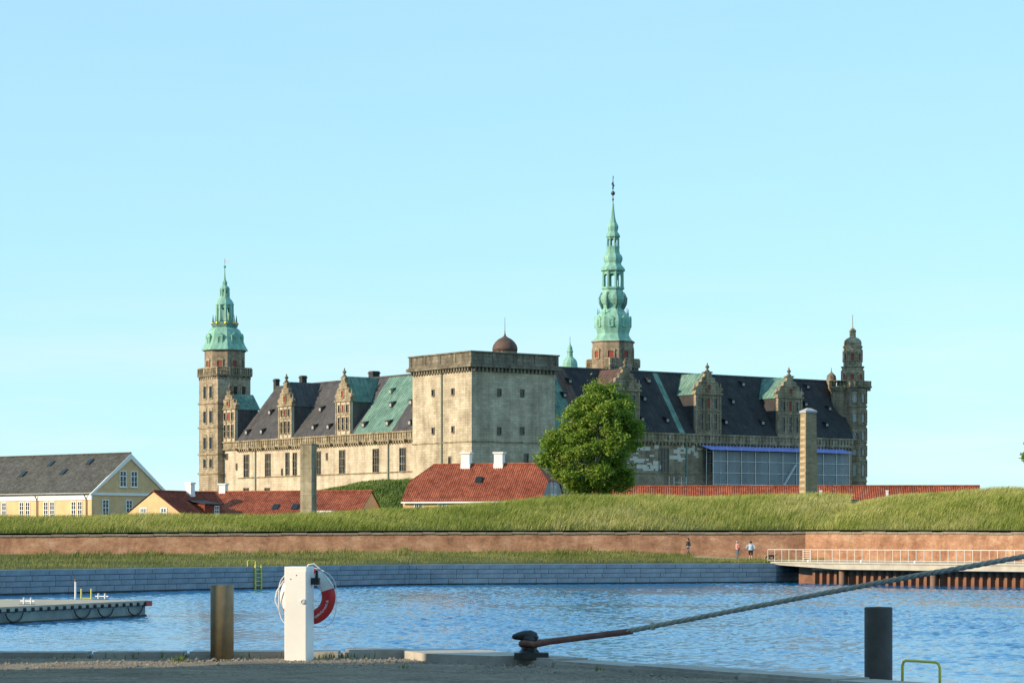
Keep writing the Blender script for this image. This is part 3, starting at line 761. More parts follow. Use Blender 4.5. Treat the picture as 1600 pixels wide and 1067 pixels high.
# windows and dormers of the shaded wing
for px in (1037, 1105, 1345 - 40):
    u, za = onS(px, 737, 1); _, zc = onS(px, 701, 1); cwindow(S_, u, 1, za, zc, 2.2, 3, 2, south)
u, za = onS(973, 735, 1); cwindow(S_, u, 1, za, za + 4, 1.4, 2, 2, south)
for px in (978, 1106.5, 1234):
    u = onS(px, 650, .7)[0]; dormer(S_, u, 6.5, .7, 24, 31.6, 36.2, RD, 35.8, 'verdigris' if px > 1000 else 'copper_brown', 'sand_grey', south, 'slate', red=px > 1000)
PS = (.75, EV, RD, 35.9)
for px, py in ((1005, 624.5), (1001.5, 656.5), (1040.5, 658), (1012, 596.5), (888.5, 597), (880, 619), (1143, 629), (1132, 661), (1189.5, 662), (1289.5, 665), (1257, 633), (1159, 602), (1260, 606), (1352 - 58, 640)):
    hatch(px, py, PS, S_, south, 'slate', .75)
mb = MB()
for i in range(26):                     # little arcade in the parapet
    a = 28 + i * 2.6; 
    if random.random() < .7 or i > 21: mbox(mb, S_, a - .3, a + .3, .585, .61, 22.75, 23.5)
for i in range(9): mbox(mb, S_, 84.5 + i * 1.12 - .33, 84.5 + i * 1.12 + .33, .575, .6, 22.62, 23.62)
o = cbuild(mb, 'parapet_opening', M['glass'], south); o['kind'] = 'stuff'
for i in range(46):                     # pale replaced blocks
    px = random.uniform(978, 1030) if i < 24 else random.uniform(1045, 1100)
    py = random.uniform(699, 738) if i < 24 else random.uniform(696, 720)
    u, z = onS(px, py, 1); z = 5 + round((z - 5) / .38) * .38; wq = random.choice((.7, 1.1, 1.7, 2.6))
    mb = MB(); mbox(mb, S_, u - wq / 2, u + wq / 2, .955 - .001 * i / 4, 1.0, z, z + random.choice((.36, .36, .74)))
    cbuild(mb, 'stone_block', M['patch'], south)
for px in (1072,):
    u, z = onS(px, 700, 1); mb = MB(); mb.box(u - .12, u + .12, .7, .93, 9, 22.1); cbuild(mb, 'downpipe', M['pipe'], south)

# ---- slender tower with green spire at the far end of the sunlit wing
ku, kv, kh = 3.4, 93.3, 3.9
zk = lambda zy: CZ + (453 - .375 * zy) * .1343
mk = .0503
mb = MB(); mb.box(ku - kh, ku + kh, kv - kh, kv + kh, ZB, zk(540))
kt = cbuild(mb, 'stair_tower', M['sand_old'], castle); kt['label'] = 'slender square tower with balustrade and green copper lantern spire'
for zy in (645, 745, 855, 935):
    mb = MB(); mb.box(ku - kh - .22, ku + kh + .22, kv - kh - .22, kv + kh + .22, zk(zy) - .18, zk(zy) + .18); cbuild(mb, 'string_course', M['trim'], kt)
for zy in (598, 700, 808, 892):
    hh = 1.35 if zy < 850 else .95
    for s in (-1, 1):
        cwindow(W_, kv + s * 1.25, ku - kh, zk(zy) - hh, zk(zy) + hh * .8, 1.15, 1, 1, kt, 'trim', arch=True)
        cwindow(S_, ku + 1.2 + s * 1.0, kv - kh, zk(zy) - hh, zk(zy) + hh * .8, .9, 1, 1, kt, 'trim', arch=True)
def balcony(cx, cy, half, z0, z1, parent, n=9):
    mb = MB(); mb.box(cx - half, cx + half, cy - half, cy + half, z0, z0 + .35)
    for s in (-1, 1):
        for i in range(n):
            t = -half + (i + .5) * 2 * half / n
            mb.box(cx + t - .17, cx + t + .17, cy + s * (half - .55) - .35, cy + s * (half - .55) + .35, z0 - .6, z0)
            mb.box(cx + s * (half - .55) - .35, cx + s * (half - .55) + .35, cy + t - .17, cy + t + .17, z0 - .6, z0)
    b = cbuild(mb, 'balcony', M['trim_dark'], parent)
    mb = MB(); e = half - .2
    for s in (-1, 1):
        mb.box(cx - e - .1, cx + e + .1, cy + s * e - .13, cy + s * e + .13, z1 - .22, z1)
        mb.box(cx + s * e - .13, cx + s * e + .13, cy - e + .14, cy + e - .14, z1 - .221, z1 - .001)
        m = n * 2
        for i in range(m + 1):
            t = -e + i * 2 * e / m; q = .22 if i % 6 == 0 else .1
            mb.box(cx + t - q, cx + t + q, cy + s * e - q, cy + s * e + q, z0 + .35, z1 - .22)
            if 0 < i < m: mb.box(cx + s * e - q, cx + s * e + q, cy + t - q, cy + t + q, z0 + .35, z1 - .222)
    cbuild(mb, 'balustrade', M['trim'], parent)
    return b
balcony(ku, kv, kh + .3, zk(535), zk(500) + .1, kt)
def oct(r): return r / math.cos(math.pi / 8)
O8 = math.pi / 8
mb = MB(); mb.lathe(ku, kv, [(oct(3.9), zk(540)), (oct(3.9), zk(432)), (oct(4.15), zk(430)), (oct(4.15), zk(426))], 8, O8)
cbuild(mb, 'octagon_stage', M['sand_grey'], kt)
def octwin(mbs, cx, cy, r, z0, z1, wd, mi_glass=1, mi_fr=0, faces=range(8), out=.06):
    for k in faces:
        a = k * math.pi / 4
        nx, ny = math.cos(a), math.sin(a); tx, ty = -ny, nx
        def T(x, d, z): return (cx + nx * (r + d) + tx * x, cy + ny * (r + d) + ty * x, z)
        h = wd / 2
        mbs.hexa([T(-h, -.3, z0), T(h, -.3, z0), T(h, out, z0), T(-h, out, z0), T(-h, -.3, z1), T(h, -.3, z1), T(h, out, z1), T(-h, out, z1)], mi_glass)
        for x0, x1, za, zb in ((-h - .2, -h, z0, z1), (h, h + .2, z0, z1), (-h - .3, h + .3, z1, z1 + .25), (-h - .2, h + .2, z0 - .2, z0)):
            mbs.hexa([T(x0, -.1, za), T(x1, -.1, za), T(x1, out + .15, za), T(x0, out + .15, za), T(x0, -.1, zb), T(x1, -.1, zb), T(x1, out + .15, zb), T(x0, out + .15, zb)], mi_fr)
        mbs.prism([T(-h - .4, -.1, z1 + .25), T(h + .4, -.1, z1 + .25), T(0, -.1, z1 + .85)], Vector(T(0, out + .15, 0)) - Vector(T(0, -.1, 0)), mi_fr)
for k in range(8):
    mb = MB(); octwin(mb, ku, kv, 3.9, zk(495), zk(472), 1.0, faces=[k]); cbuild(mb, 'window', [M['trim'], M['redwood']], kt)
def prof(tab, zf, m): return [(oct(r * m), zf(zy)) for r, zy in tab]
mb = MB(); mb.lathe(ku, kv, prof([(90, 426), (88, 420), (78, 402), (70, 380), (67, 358), (58, 340), (47, 331), (44, 326)], zk, mk), 8, O8)
sp = cbuild(mb, 'spire', M['spire'], kt)
for k in range(8):
    mb = MB(); octwin(mb, ku, kv, 69 * mk, zk(400), zk(374), .7, 0, 0, [k], .3); cbuild(mb, 'spire_dormer', M['spire'], kt)
def lantern(cx, cy, r, z0, z1, parent, mat, core=.0, post=.28):
    mb = MB()
    mb.lathe(cx, cy, [(oct(r * 1.12), z0), (oct(r * 1.12), z0 + .25 * r / 1.5)], 8, O8); mb.lathe(cx, cy, [(oct(r), z1 - .22), (oct(r * 1.12), z1 - .1), (oct(r * 1.12), z1)], 8, O8)
    for k in range(8):
        a = O8 + k * math.pi / 4; x, y = cx + oct(r) * .93 * math.cos(a), cy + oct(r) * .93 * math.sin(a)
        mb.lathe(x, y, [(post * r, z0), (post * r * .8, z1)], 6)
        a2 = a + math.pi / 8; zt = z1 - .22 - (z1 - z0) * .16
        p = [(cx + oct(r) * .93 * math.cos(b), cy + oct(r) * .93 * math.sin(b)) for b in (a, a + math.pi / 4)]
        mb.prism([(p[0][0], p[0][1], z1 - .2), (p[1][0], p[1][1], z1 - .2), (p[1][0], p[1][1], zt - .25), ((p[0][0] + p[1][0]) / 2, (p[0][1] + p[1][1]) / 2, zt + .15), (p[0][0], p[0][1], zt - .25)], (-.12 * math.cos(a2), -.12 * math.sin(a2), 0))
    if core: mb.lathe(cx, cy, [(core, z0), (core, z1)], 8, O8)
    return cbuild(mb, 'lantern', M[mat], parent)
mb = MB(); mb.lathe(ku, kv, [(oct(2.5), zk(328)), (oct(2.55), zk(318)), (oct(2.5), zk(310)), (oct(1.7), zk(306))], 8, O8); cbuild(mb, 'spire_gallery', M['verdigris'], kt)
for k in range(8):
    a = O8 + k * math.pi / 4; x, y = ku + 2.45 * math.cos(a), kv + 2.45 * math.sin(a)
    mb = MB(); mb.lathe(x, y, [(.1, zk(322)), (.42, zk(318)), (.5, zk(314)), (.42, zk(309)), (.1, zk(306))], 10); cbuild(mb, 'gilded_ball', M['gold'], kt, True)
    mb = MB(); mb.lathe(x, y, [(.2, zk(306)), (.16, zk(296)), (.03, zk(278))], 6); cbuild(mb, 'pinnacle', M['verdigris'], kt)
lantern(ku, kv, 1.55, zk(306), zk(236), kt, 'spire', .55)
mb = MB(); mb.lathe(ku, kv, prof([(36, 236), (34, 228), (30, 220), (20, 207), (19, 200)], zk, mk), 8, O8); cbuild(mb, 'spire_tier', M['spire'], kt)
lantern(ku, kv, .85, zk(202), zk(170), kt, 'spire', .35)
mb = MB(); mb.lathe(ku, kv, prof([(20, 171), (18, 164), (8, 154), (10, 147), (9, 141), (4, 132), (2.2, 110), (1.4, 80)], zk, mk), 8, O8)
mb.lathe(ku, kv, [(.05, zk(84)), (.3, zk(80)), (.3, zk(76)), (.05, zk(72))], 8); mb.lathe(ku, kv, [(.05, zk(74)), (.04, zk(44))], 6)
cbuild(mb, 'spire_tip', M['spire'], kt)
mb = MB(); q = Vector((cs * .9, -sn * .9, 0)) 
mb.prism([(ku, kv, zk(62)), (ku + q.x, kv + q.y, zk(58)), (ku + q.x * .8, kv + q.y * .8, zk(54)), (ku + q.x, kv + q.y, zk(48)), (ku, kv, zk(46))], (.05, .05, 0)); cbuild(mb, 'weather_vane', M['white'], kt)

# ---- tall courtyard tower with the many-tiered spire
tu, tv = 45.3, 16.2
zt_ = lambda zy: CZ + (583 - .3187 * zy) * .12418
mt = .03955
mb = MB(); mb.lathe(tu, tv, [(oct(3.84), ZB), (oct(3.84), zt_(868)), (oct(4.1), zt_(864)), (oct(4.1), zt_(860))], 8, O8)
tt = cbuild(mb, 'courtyard_tower', M['sand_grey'], castle); tt['label'] = 'tallest tower, its green copper spire in bulging tiers'
balcony(tu, tv, 3.75, zt_(990), zt_(945), tt, 9)
for k in range(8):
    mb = MB(); octwin(mb, tu, tv, 3.84, zt_(943), zt_(910), 1.1, faces=[k]); cbuild(mb, 'window', [M['trim'], M['redwood']], tt)
def tier(name, tab, mat='spire'):
    mb = MB(); mb.lathe(tu, tv, prof(tab, zt_, mt), 8, O8)
    o = cbuild(mb, name, M[mat], tt); return o
tier('spire_skirt', [(101, 864), (98, 858), (88, 848), (78, 832), (75, 822), (79, 808), (86, 785), (88, 765), (85, 745), (76, 732), (62, 718), (50, 700), (46, 688)])
tier('spire_tier', [(50, 690), (48, 684), (57, 672), (63, 655), (61, 638), (52, 622), (46, 610), (50, 602)])
for k in range(8):
    mb = MB(); octwin(mb, tu, tv, 86 * mt, zt_(786), zt_(758), .55, 0, 0, [k], .02); cbuild(mb, 'spire_dormer', M['spire'], tt)
for k in range(8):
    a = O8 + k * math.pi / 4; x, y = tu + 78 * mt * math.cos(a), tv + 78 * mt * math.sin(a)
    mb = MB(); mb.lathe(x, y, [(.22, zt_(752)), (.16, zt_(735)), (.03, zt_(698))], 6); cbuild(mb, 'pinnacle', M['verdigris'], tt)
    x, y = tu + 52 * mt * math.cos(a), tv + 52 * mt * math.sin(a)       # scrolled brackets under the lantern
    mb = MB(); mb.tube([(x, y, zt_(700)), (tu + 66 * mt * math.cos(a), tv + 66 * mt * math.sin(a), zt_(672)), (tu + 68 * mt * math.cos(a), tv + 68 * mt * math.sin(a), zt_(648)), (tu + 55 * mt * math.cos(a), tv + 55 * mt * math.sin(a), zt_(622))], .25, 6); cbuild(mb, 'scroll_bracket', M['verdigris'], tt, True)
lantern(tu, tv, 48 * mt, zt_(602), zt_(512), tt, 'spire', 0, .16)
tier('spire_tier', [(58, 513), (57, 503), (52, 496), (40, 482), (38, 476), (44, 462), (46, 450), (42, 438), (33, 428), (30, 410), (31, 398)])
lantern(tu, tv, 28 * mt, zt_(398), zt_(346), tt, 'spire', 0, .17)
tier('spire_tier', [(34, 347), (33, 338), (28, 330), (21, 320), (24, 308), (26, 298), (24, 288), (17, 276), (13, 262), (9, 240), (6, 210), (4, 185), (2, 178)])
mb = MB()
mb.lathe(tu, tv, [(.09, zt_(182)), (.07, zt_(60))], 6)
for zz, r in ((163, .2), (133, .42)): mb.lathe(tu, tv, [(.05, zt_(zz) - r)] + [(r * math.cos(t), zt_(zz) + r * math.sin(t)) for t in np.linspace(-1.2, 1.2, 6)] + [(.05, zt_(zz) + r)], 8)
cbuild(mb, 'spire_finial', M['iron'], tt)
mb = MB(); q = Vector((cs, -sn, 0)) * .55     # weather vane: a small cut-out figure above the ball
sil = [(-.35, 112), (.3, 110), (.25, 98), (.75, 96), (.3, 90), (.2, 78), (.05, 70), (-.2, 78), (-.6, 88), (-.25, 92), (-.2, 100)]
mb.prism([(tu + q.x * x, tv + q.y * x, zt_(zy)) for x, zy in sil], (.06, .08, 0))
mb.prism([(tu + q.x * x, tv + q.y * x, zt_(zy)) for x, zy in [(-.1, 62), (.25, 58), (.2, 50), (-.05, 45)]], (.05, .06, 0))
cbuild(mb, 'weather_vane', M['iron'], tt)

# ---- small green cupola turret behind
pu, pv = 57.0, 44.9
zp = lambda zy: CZ + (583 - .3187 * zy) * 520 / F
mb = MB(); mb.lathe(pu, pv, [(1.5, ZB), (1.5, zp(985))], 12); ct = cbuild(mb, 'cupola_turret', M['sand_grey'], castle)
mp_ = .3185 * 520 / F
mb = MB(); mb.lathe(pu, pv, [(r * mp_, zp(zy)) for r, zy in ((40, 988), (38, 982), (37, 965), (32, 950), (22, 940), (15, 934), (14, 928), (14, 912), (17, 908), (13, 900), (12, 890), (9, 882), (4, 874), (2, 862), (1.5, 835))], 12)
cbuild(mb, 'cupola', M['spire'], ct, False)

# ---- round-topped stone tower at the end of the shaded wing
su, sv = 97.8, 3.5
zs = lambda zy: CZ + (363 - .2905 * zy) * .1295
ms = .0377
mb = MB(); mb.lathe(su, sv, [(oct(2.35), ZB), (oct(2.35), zs(440))], 8, O8)
st = cbuild(mb, 'end_tower', M['sand_grey'], castle); st['label'] = 'octagonal stone tower with balustrade and small stone dome'
for zy in (535, 630, 728, 825, 935):
    mb = MB(); mb.lathe(su, sv, [(oct(2.5), zs(zy) - .15), (oct(2.5), zs(zy) + .15)], 8, O8); cbuild(mb, 'string_course', M['trim'], st)
mb = MB(); mb.lathe(95.2, 5.4, [(1.6, ZB), (1.6, zs(450)), (1.9, zs(440))], 16); cbuild(mb, 'stair_turret', M['sand_grey'], st, False)
for zy, hh in ((492, .85), (595, .85), (692, .85), (780, .6), (875, 1.2)):
    for k in (5, 6, 7):
        mb = MB(); octwin(mb, su, sv, 2.35, zs(zy) - hh, zs(zy) + hh * .9, .62, 1, 0, [k], .02); cbuild(mb, 'window', [M['trim'], M['glass_painted_sky']], st)
balcony(su, sv, 2.45, zs(435), zs(398), st, 7)
mb = MB(); mb.lathe(95.2, 5.4, [(1.7, zs(455)), (2.15, zs(436)), (2.15, zs(428))], 16); mb.lathe(95.2, 5.4, [(2.05, zs(402)), (2.15, zs(400)), (2.15, zs(396))], 16)
for k in range(20): 
    a = k * math.pi / 10; mb.lathe(95.2 + 2.0 * math.cos(a), 5.4 + 2.0 * math.sin(a), [(.09, zs(428)), (.09, zs(400))], 6)
cbuild(mb, 'turret_balcony', M['trim'], st)
xx, yy = su - .35, sv + .25
mb = MB(); mb.lathe(xx, yy, [(oct(r * ms), zs(zy)) for r, zy in ((57, 440), (57, 328), (62, 324), (62, 320))], 8, O8)
mb.lathe(xx, yy, [(r * ms, zs(zy)) for r, zy in ((50, 321), (49, 222), (53, 218), (54, 212), (47, 206), (48, 192), (44, 180), (32, 168), (19, 163), (17, 158), (17, 134), (20, 131), (19, 126), (12, 118), (4, 112), (2, 100), (1.5, 40))], 16)
cbuild(mb, 'domed_lantern', M['trim'], st)
for k in range(8):
    mb = MB(); octwin(mb, xx, yy, 57 * ms, zs(390), zs(362), .75, faces=[k]); cbuild(mb, 'window', [M['trim'], M['redwood']], st)
for k in range(8):
    mb = MB(); octwin(mb, xx, yy, 48.5 * ms, zs(290), zs(252), .6, faces=[k]); cbuild(mb, 'window', [M['trim'], M['redwood']], st)
u, z = onS(1299, 590, 8); mb = MB(); mb.lathe(u, 8, [(.9, 33), (1.0, z - .2), (.9, z + .4), (.4, z + .9), (.1, z + 1.2), (.05, z + 2)], 10); cbuild(mb, 'roof_turret', M['trim_dark'], st, False)

# ------------------------------------------------------------------ scaffold with blue tarpaulin
def cast_pt(u, v, z): return (X0 + cs * u - sn * v, Y0 + sn * u + cs * v, z)
M['steel'] = plain('galvanised_tube', (.62, .64, .66), .45, .1, 3, .4)
M['tarp'] = plain('blue_tarpaulin', (.24, .28, .66), .5, .15, .5)
m, n, l, p = newmat('scaffold_netting'); p.inputs['Base Color'].default_value = (.40, .44, .48, 1); p.inputs['Roughness'].default_value = .8
f = noise(n, l, mapped(n, l, objco(n), (.3, .3, .15)), 1.0, 4); mr = n.new('ShaderNodeMapRange'); l.new(f, mr.inputs[0]); mr.inputs[1].default_value = .3; mr.inputs[2].default_value = .7; mr.inputs[3].default_value = .28; mr.inputs[4].default_value = .52
l.new(mr.outputs[0], p.inputs['Alpha']); M['net'] = m
scaf = empty('scaffold', cast_pt(0, 0, ZB), PHI, 'netted scaffold with a blue tarpaulin roof against the castle wall', 'scaffold')
v0 = -1.4; sa, sb = onS(1113, 720, v0)[0], onS(1326, 720, v0)[0]
ztop = 21.4
k = 11
pole = MB(); pole.lathe(0, 0, [(.07, 0), (.07, ztop - ZB)], 6); pm = pole.mesh('pole', M['steel'])
for i in range(k):
    u = sa + (sb - sa) * i / (k - 1)
    for vv in (v0 - .25, .3): link('pole', pm, scaf, (u, vv, 0))
for z in (10, 12.2, 14.4, 16.6, 18.8, 21.0):
    mb = MB(); mb.bar((sa, v0 - .22, z - ZB), (sb, v0 - .22, z - ZB), .08, .08); mb.build('ledger', M['steel'], scaf)
    mb = MB(); mb.box(sa, sb, v0 + .15, .2, z - ZB - .5, z - ZB - .43); mb.build('plank_deck', M['trim'], scaf)
for z0 in (10, 14.4):
    for j in (5, 6):
        u = sa + (sb - sa) * (j + .1) / 10
    u0, u1 = sa + (sb - sa) * .5, sa + (sb - sa) * .585
    mb = MB(); mb.bar((u0, v0 - .5, z0 - ZB), (u1, v0 - .5, z0 + 4 - ZB), .5, .2); mb.build('stair_flight', M['steel'], scaf)
for i in range(k - 1):
    mb = MB(); a, b = sa + (sb - sa) * i / (k - 1) + .08, sa + (sb - sa) * (i + 1) / (k - 1) - .08
    mb.box(a, b, v0 - .12, v0 - .105, 9 - ZB, ztop - .6 - ZB); mb.build('netting', M['net'], scaf)
mb = MB(); mb.prism([(sa - 1.2, v0 - 1.0, 20.9 - ZB), (sb + .3, v0 - 1.0, 20.9 - ZB), (sb + .3, .55, 21.75 - ZB), (sa - 1.2, .55, 21.75 - ZB)], (0, 0, .08)); mb.build('tarpaulin_roof', M['tarp'], scaf)
s2 = empty('scaffold_tower', cast_pt(0, 0, ZB), PHI, 'small bare scaffold tower left of the blue-roofed scaffold', 'scaffold')
a, b = onS(1052, 750, -1)[0], onS(1071, 750, -1)[0]
for u in (a, b):
    for vv in (-1.2, .2):
        mb = MB(); mb.lathe(u, vv, [(.06, 0), (.06, 15.7 - ZB)], 6); mb.build('pole', M['steel'], s2)
for z in (13.4, 14.6): mb = MB(); mb.bar((a, -1.2, z - ZB), (b, -1.2, z - ZB), .08, .08); mb.build('ledger', M['steel'], s2)
mb = MB(); mb.box(a, b, -1.1, .1, 13.1 - ZB, 13.2 - ZB); mb.build('plank_deck', M['trim'], s2)
# ------------------------------------------------------------------ houses below the castle
M['yellow_wall'] = plain('yellow_limewash', (.70, .465, .245), .9, .16, .8)
M['grey_wall'] = plain('grey_render', (.34, .35, .34), .9, .12, 1.0)
M['roof_slate'] = tilemat('grey_slate', (.065, .066, .062), (.115, .112, .10), (.55, .53, .45))
M['tile_red'] = tilemat('red_pantile', (.25, .066, .036), (.39, .12, .066), (.5, .42, .38))
M['tile_shaded'] = tilemat('shaded_red_pantile', (.20, .045, .028), (.30, .075, .04), (.5, .42, .38))  # darker copy of the red pantile, shade put into its colour
def house_window(par, x, y, z, nx, ny, wd, h, cols, rows, frame='white', sill=True):
    tx, ty = -ny, nx
    def T(a, dd, zz): return (x + tx * a + nx * dd, y + ty * a + ny * dd, z + zz)
    def bx(mb, a0, a1, d0, d1, z0, z1): mb.hexa([T(a0, d0, z0), T(a1, d0, z0), T(a1, d1, z0), T(a0, d1, z0), T(a0, d0, z1), T(a1, d0, z1), T(a1, d1, z1), T(a0, d1, z1)])
    mb = MB(); q = .11
    bx(mb, -wd / 2, wd / 2, -.05, .07, 0, q); bx(mb, -wd / 2, wd / 2, -.05, .07, h - q, h)
    for s in (-1, 1): bx(mb, s * (wd / 2 - q / 2) - q / 2, s * (wd / 2 - q / 2) + q / 2, -.05, .069, q, h - q)
    for i in range(1, cols):
        a = -wd / 2 + wd * i / cols; g = .05 if (cols == 4 and i == 2) or cols == 2 else .025
        bx(mb, a - g, a + g, -.04, .06, q, h - q)
    for i in range(1, rows):
        zz = h * i / rows; g = .045 if i == rows - 1 - (rows > 3) else .022
        bx(mb, -wd / 2 + q, wd / 2 - q, -.04, .05, zz - g, zz + g)
    if sill: bx(mb, -wd / 2 - .1, wd / 2 + .1, -.05, .16, -.09, -.005)
    o = mb.build('window', M[frame], par)
    mb = MB(); bx(mb, -wd / 2 + q, wd / 2 - q, -.03, .012, q, h - q); mb.build('pane', M['glass'], o)
    return o
def roof_side(mb, x0, x1, y0, z0, y1, z1, r0, r1, hip0=0.0, hip1=0.0, pitch=.27, amp=.035):
    """one tiled slope: eave y0,z0 from x0 to x1, ridge y1,z1 from r0 to r1; hip0/hip1 = height fraction where a half hip starts"""
    k = max(8, int((x1 - x0) / pitch * 4)); rows = 10
    nrm = Vector((0, -(z1 - z0), abs(y1 - y0))).normalized()
    if y1 < y0: nrm.y = -nrm.y
    b = len(mb.v)
    for i in range(k + 1):
        x = x0 + (x1 - x0) * i / k
        tm = 1.0
        if x < r0: tm = hip0 + (1 - hip0) * (x - x0) / max(1e-6, r0 - x0)
        if x > r1: tm = hip1 + (1 - hip1) * (x1 - x) / max(1e-6, x1 - r1)
        wv = amp * math.sin(2 * math.pi * (x - x0) / pitch)
        for j in range(rows + 1):
            t = tm * j / rows
            sag = .03 * math.sin(x * .7) * math.sin(t * 3.1)
            mb.v.append((x + nrm.x * wv, y0 + (y1 - y0) * t + nrm.y * (wv + sag), z0 + (z1 - z0) * t + nrm.z * (wv + sag)))
    for i in range(k):
        for j in range(rows):
            mb.f.append([b + i * (rows + 1) + j, b + (i + 1) * (rows + 1) + j, b + (i + 1) * (rows + 1) + j + 1, b + i * (rows + 1) + j + 1]); mb.m.append(0)
def house(name, label, ox, oy, ang, Ln, Wd, zb, ze, zr, wall, tile, half0=None, half1=None, over=.35, gable_wall=None, plain_roof=False):
    """local x along the ridge from 0 to Ln, y across; origin at the middle of the x=0 gable"""
    h = empty(name, (ox, oy, zb), ang, label, 'house')
    H, E, Rr = Wd / 2, ze - zb, zr - zb
    mb = MB()
    gz0 = (half0[0] if half0 else 1.0); gz1 = (half1[0] if half1 else 1.0)
    def end(x, fr):
        if fr >= .999: return [(x, -H, 0), (x, H, 0), (x, H, E), (x, 0, Rr - .12), (x, -H, E)]
        return [(x, -H, 0), (x, H, 0), (x, H, E), (x, H * (1 - fr), E + (Rr - E) * fr - .1), (x, -H * (1 - fr), E + (Rr - E) * fr - .1), (x, -H, E)]
    mb.pts(end(0, gz0)); mb.pts(end(Ln, gz1), 1)
    mb.pts([(0, -H, 0), (Ln, -H, 0), (Ln, -H, E), (0, -H, E)]); mb.pts([(0, H, 0), (Ln, H, 0), (Ln, H, E), (0, H, E)])
    mb.build('wall', [M[wall], M[gable_wall or wall]], h, fix=False)
    sl = (Rr - E) / H; ey, ez = H + over, E - over * sl
    r0 = half0[1] if half0 else -over * .4; r1 = Ln - half1[1] if half1 else Ln + over * .4
    mb = MB()
    for s in (-1, 1):
        roof_side(mb, -over * .4, Ln + over * .4, s * ey, ez, 0, Rr, r0, r1, gz0 if half0 else 0, gz1 if half1 else 0, amp=(.006 if plain_roof else .035), pitch=(.5 if plain_roof else .27))
    ro = mb.build('roof', M[tile], h, False, fix=False)
    for fr, x, rx in ((gz0, -over * .4, r0), (gz1, Ln + over * .4, r1)):
        if fr < .999:
            yy = ey * (1 - fr); z = ez + (Rr - ez) * fr
            mb = MB(); mb.prism([(x, -yy, z), (x, yy, z), (rx, 0, Rr)], (0, 0, .05)); mb.build('half_hip', M[tile], ro)
    mb = MB(); mb.tube([(r0 + (Ln) * i / 12 * (r1 - r0) / Ln, 0, Rr + .02) for i in range(13)], .14, 6); mb.build('ridge_tiles', M[tile], ro)
    mb = MB(); mb.box(-over * .3, Ln + over * .3, -ey - .1, -ey + .06, ez - .2, ez - .02); mb.build('gutter', M['white'], h)
    return h
def chimney(par, x, y, z0, z1, s, mat='white'):
    mb = MB(); mb.box(x - s / 2, x + s / 2, y - s / 2, y + s / 2, z0, z1); mb.box(x - s * .62, x + s * .62, y - s * .62, y + s * .62, z1, z1 + .18); mb.box(x - s * .55, x + s * .55, y - s * .55, y + s * .55, z0, z0 + (z1 - z0) * .35)
    mb.build('chimney', M[mat], par)

# large yellow building with grey roof: local x runs from the visible gable away to the left
ang = math.atan2(.64, -.77)
gx, gy = -53.6 + .64 * 6.5, 322 + .77 * 6.5
H1 = house('yellow_house', 'long yellow building with grey slate roof and white gable trim at far left', gx, gy, ang, 42, 13, 4.2, 9.85, 15.0, 'yellow_wall', 'roof_slate', plain_roof=True)
# in this frame the camera side of the building is +y
E1, R1 = 9.85 - 4.2, 15.0 - 4.2
mb = MB(); mb.box(-.08, 42, 6.42, 6.62, E1 - .95, E1 - .05); mb.build('eave_frieze', M['white'], H1)
mb = MB(); mb.box(-.14, -.02, -6.6, 6.6, E1 - .35, E1 - .02); mb.build('gable_band', M['white'], H1)
for s in (-1, 1):
    mb = MB(); mb.prism([(-.2, s * 7.0, E1 - .35), (-.2, s * 6.1, E1 - .02), (-.2, 0, R1 - .75), (-.2, 0, R1 - .05)], (.18, 0, 0)); mb.build('bargeboard', M['white'], H1)
for i in range(7): mb = MB(); mb.box(-.06, .5, 6.5, 6.56, E1 - 3.4 + i * .36, E1 - 3.14 + i * .36); mb.build('quoin', M['yellow_wall'], H1)
k = 0
for c in (2.85, 8.3, 13.2, 18, 23, 28):
    for s in (-.62, .62): house_window(H1, c + s, 6.5, E1 - 3.3, 0, 1, .95, 2.2, 2, 4)
for s in (-.95, .95): house_window(H1, 0, s + .3, E1 + .75, -1, 0, 1.15, 2.1, 2, 3)
house_window(H1, 0, 4.2, E1 - 3.0, -1, 0, 1.1, 2.1, 2, 4); house_window(H1, 0, .2, E1 - 3.0, -1, 0, 1.1, 2.1, 2, 4)
for x in (.9, 10.6): mb = MB(); mb.tube([(x, 7.0, E1 - .3), (x, 6.65, E1 - .9), (x, 6.62, 0)], .07, 8); mb.build('downpipe', M['iron'], H1)
sl = (R1 - E1) / 6.5
for x, t in ((5.9, .8), (9.2, .55), (13.5, .78), (17.2, .52)):
    y = 6.5 * (1 - t); z = E1 + (R1 - E1) * t
    mb = MB(); mb.prism([(x, y + .55, z - .55 * sl + .08), (x + .75, y + .55, z - .55 * sl + .08), (x + .75, y - .3, z + .3 * sl + .08), (x, y - .3, z + .3 * sl + .08)], (0, 0, .1)); mb.build('roof_window', M['glass'], H1)
mb = MB(); mb.lathe(27, 3, [(.12, R1 - 3.2), (.12, R1 - 1.2)], 8); mb.build('vent_pipe', M['white'], H1)
# roof of another block peeking up behind it
house('slate_house', 'dark slate roof peeking over the grey-roofed building at far left edge', -79, 372, R(160), 26, 11, 4.2, 12, 16.1, 'yellow_wall', 'roof_slate', plain_roof=True)

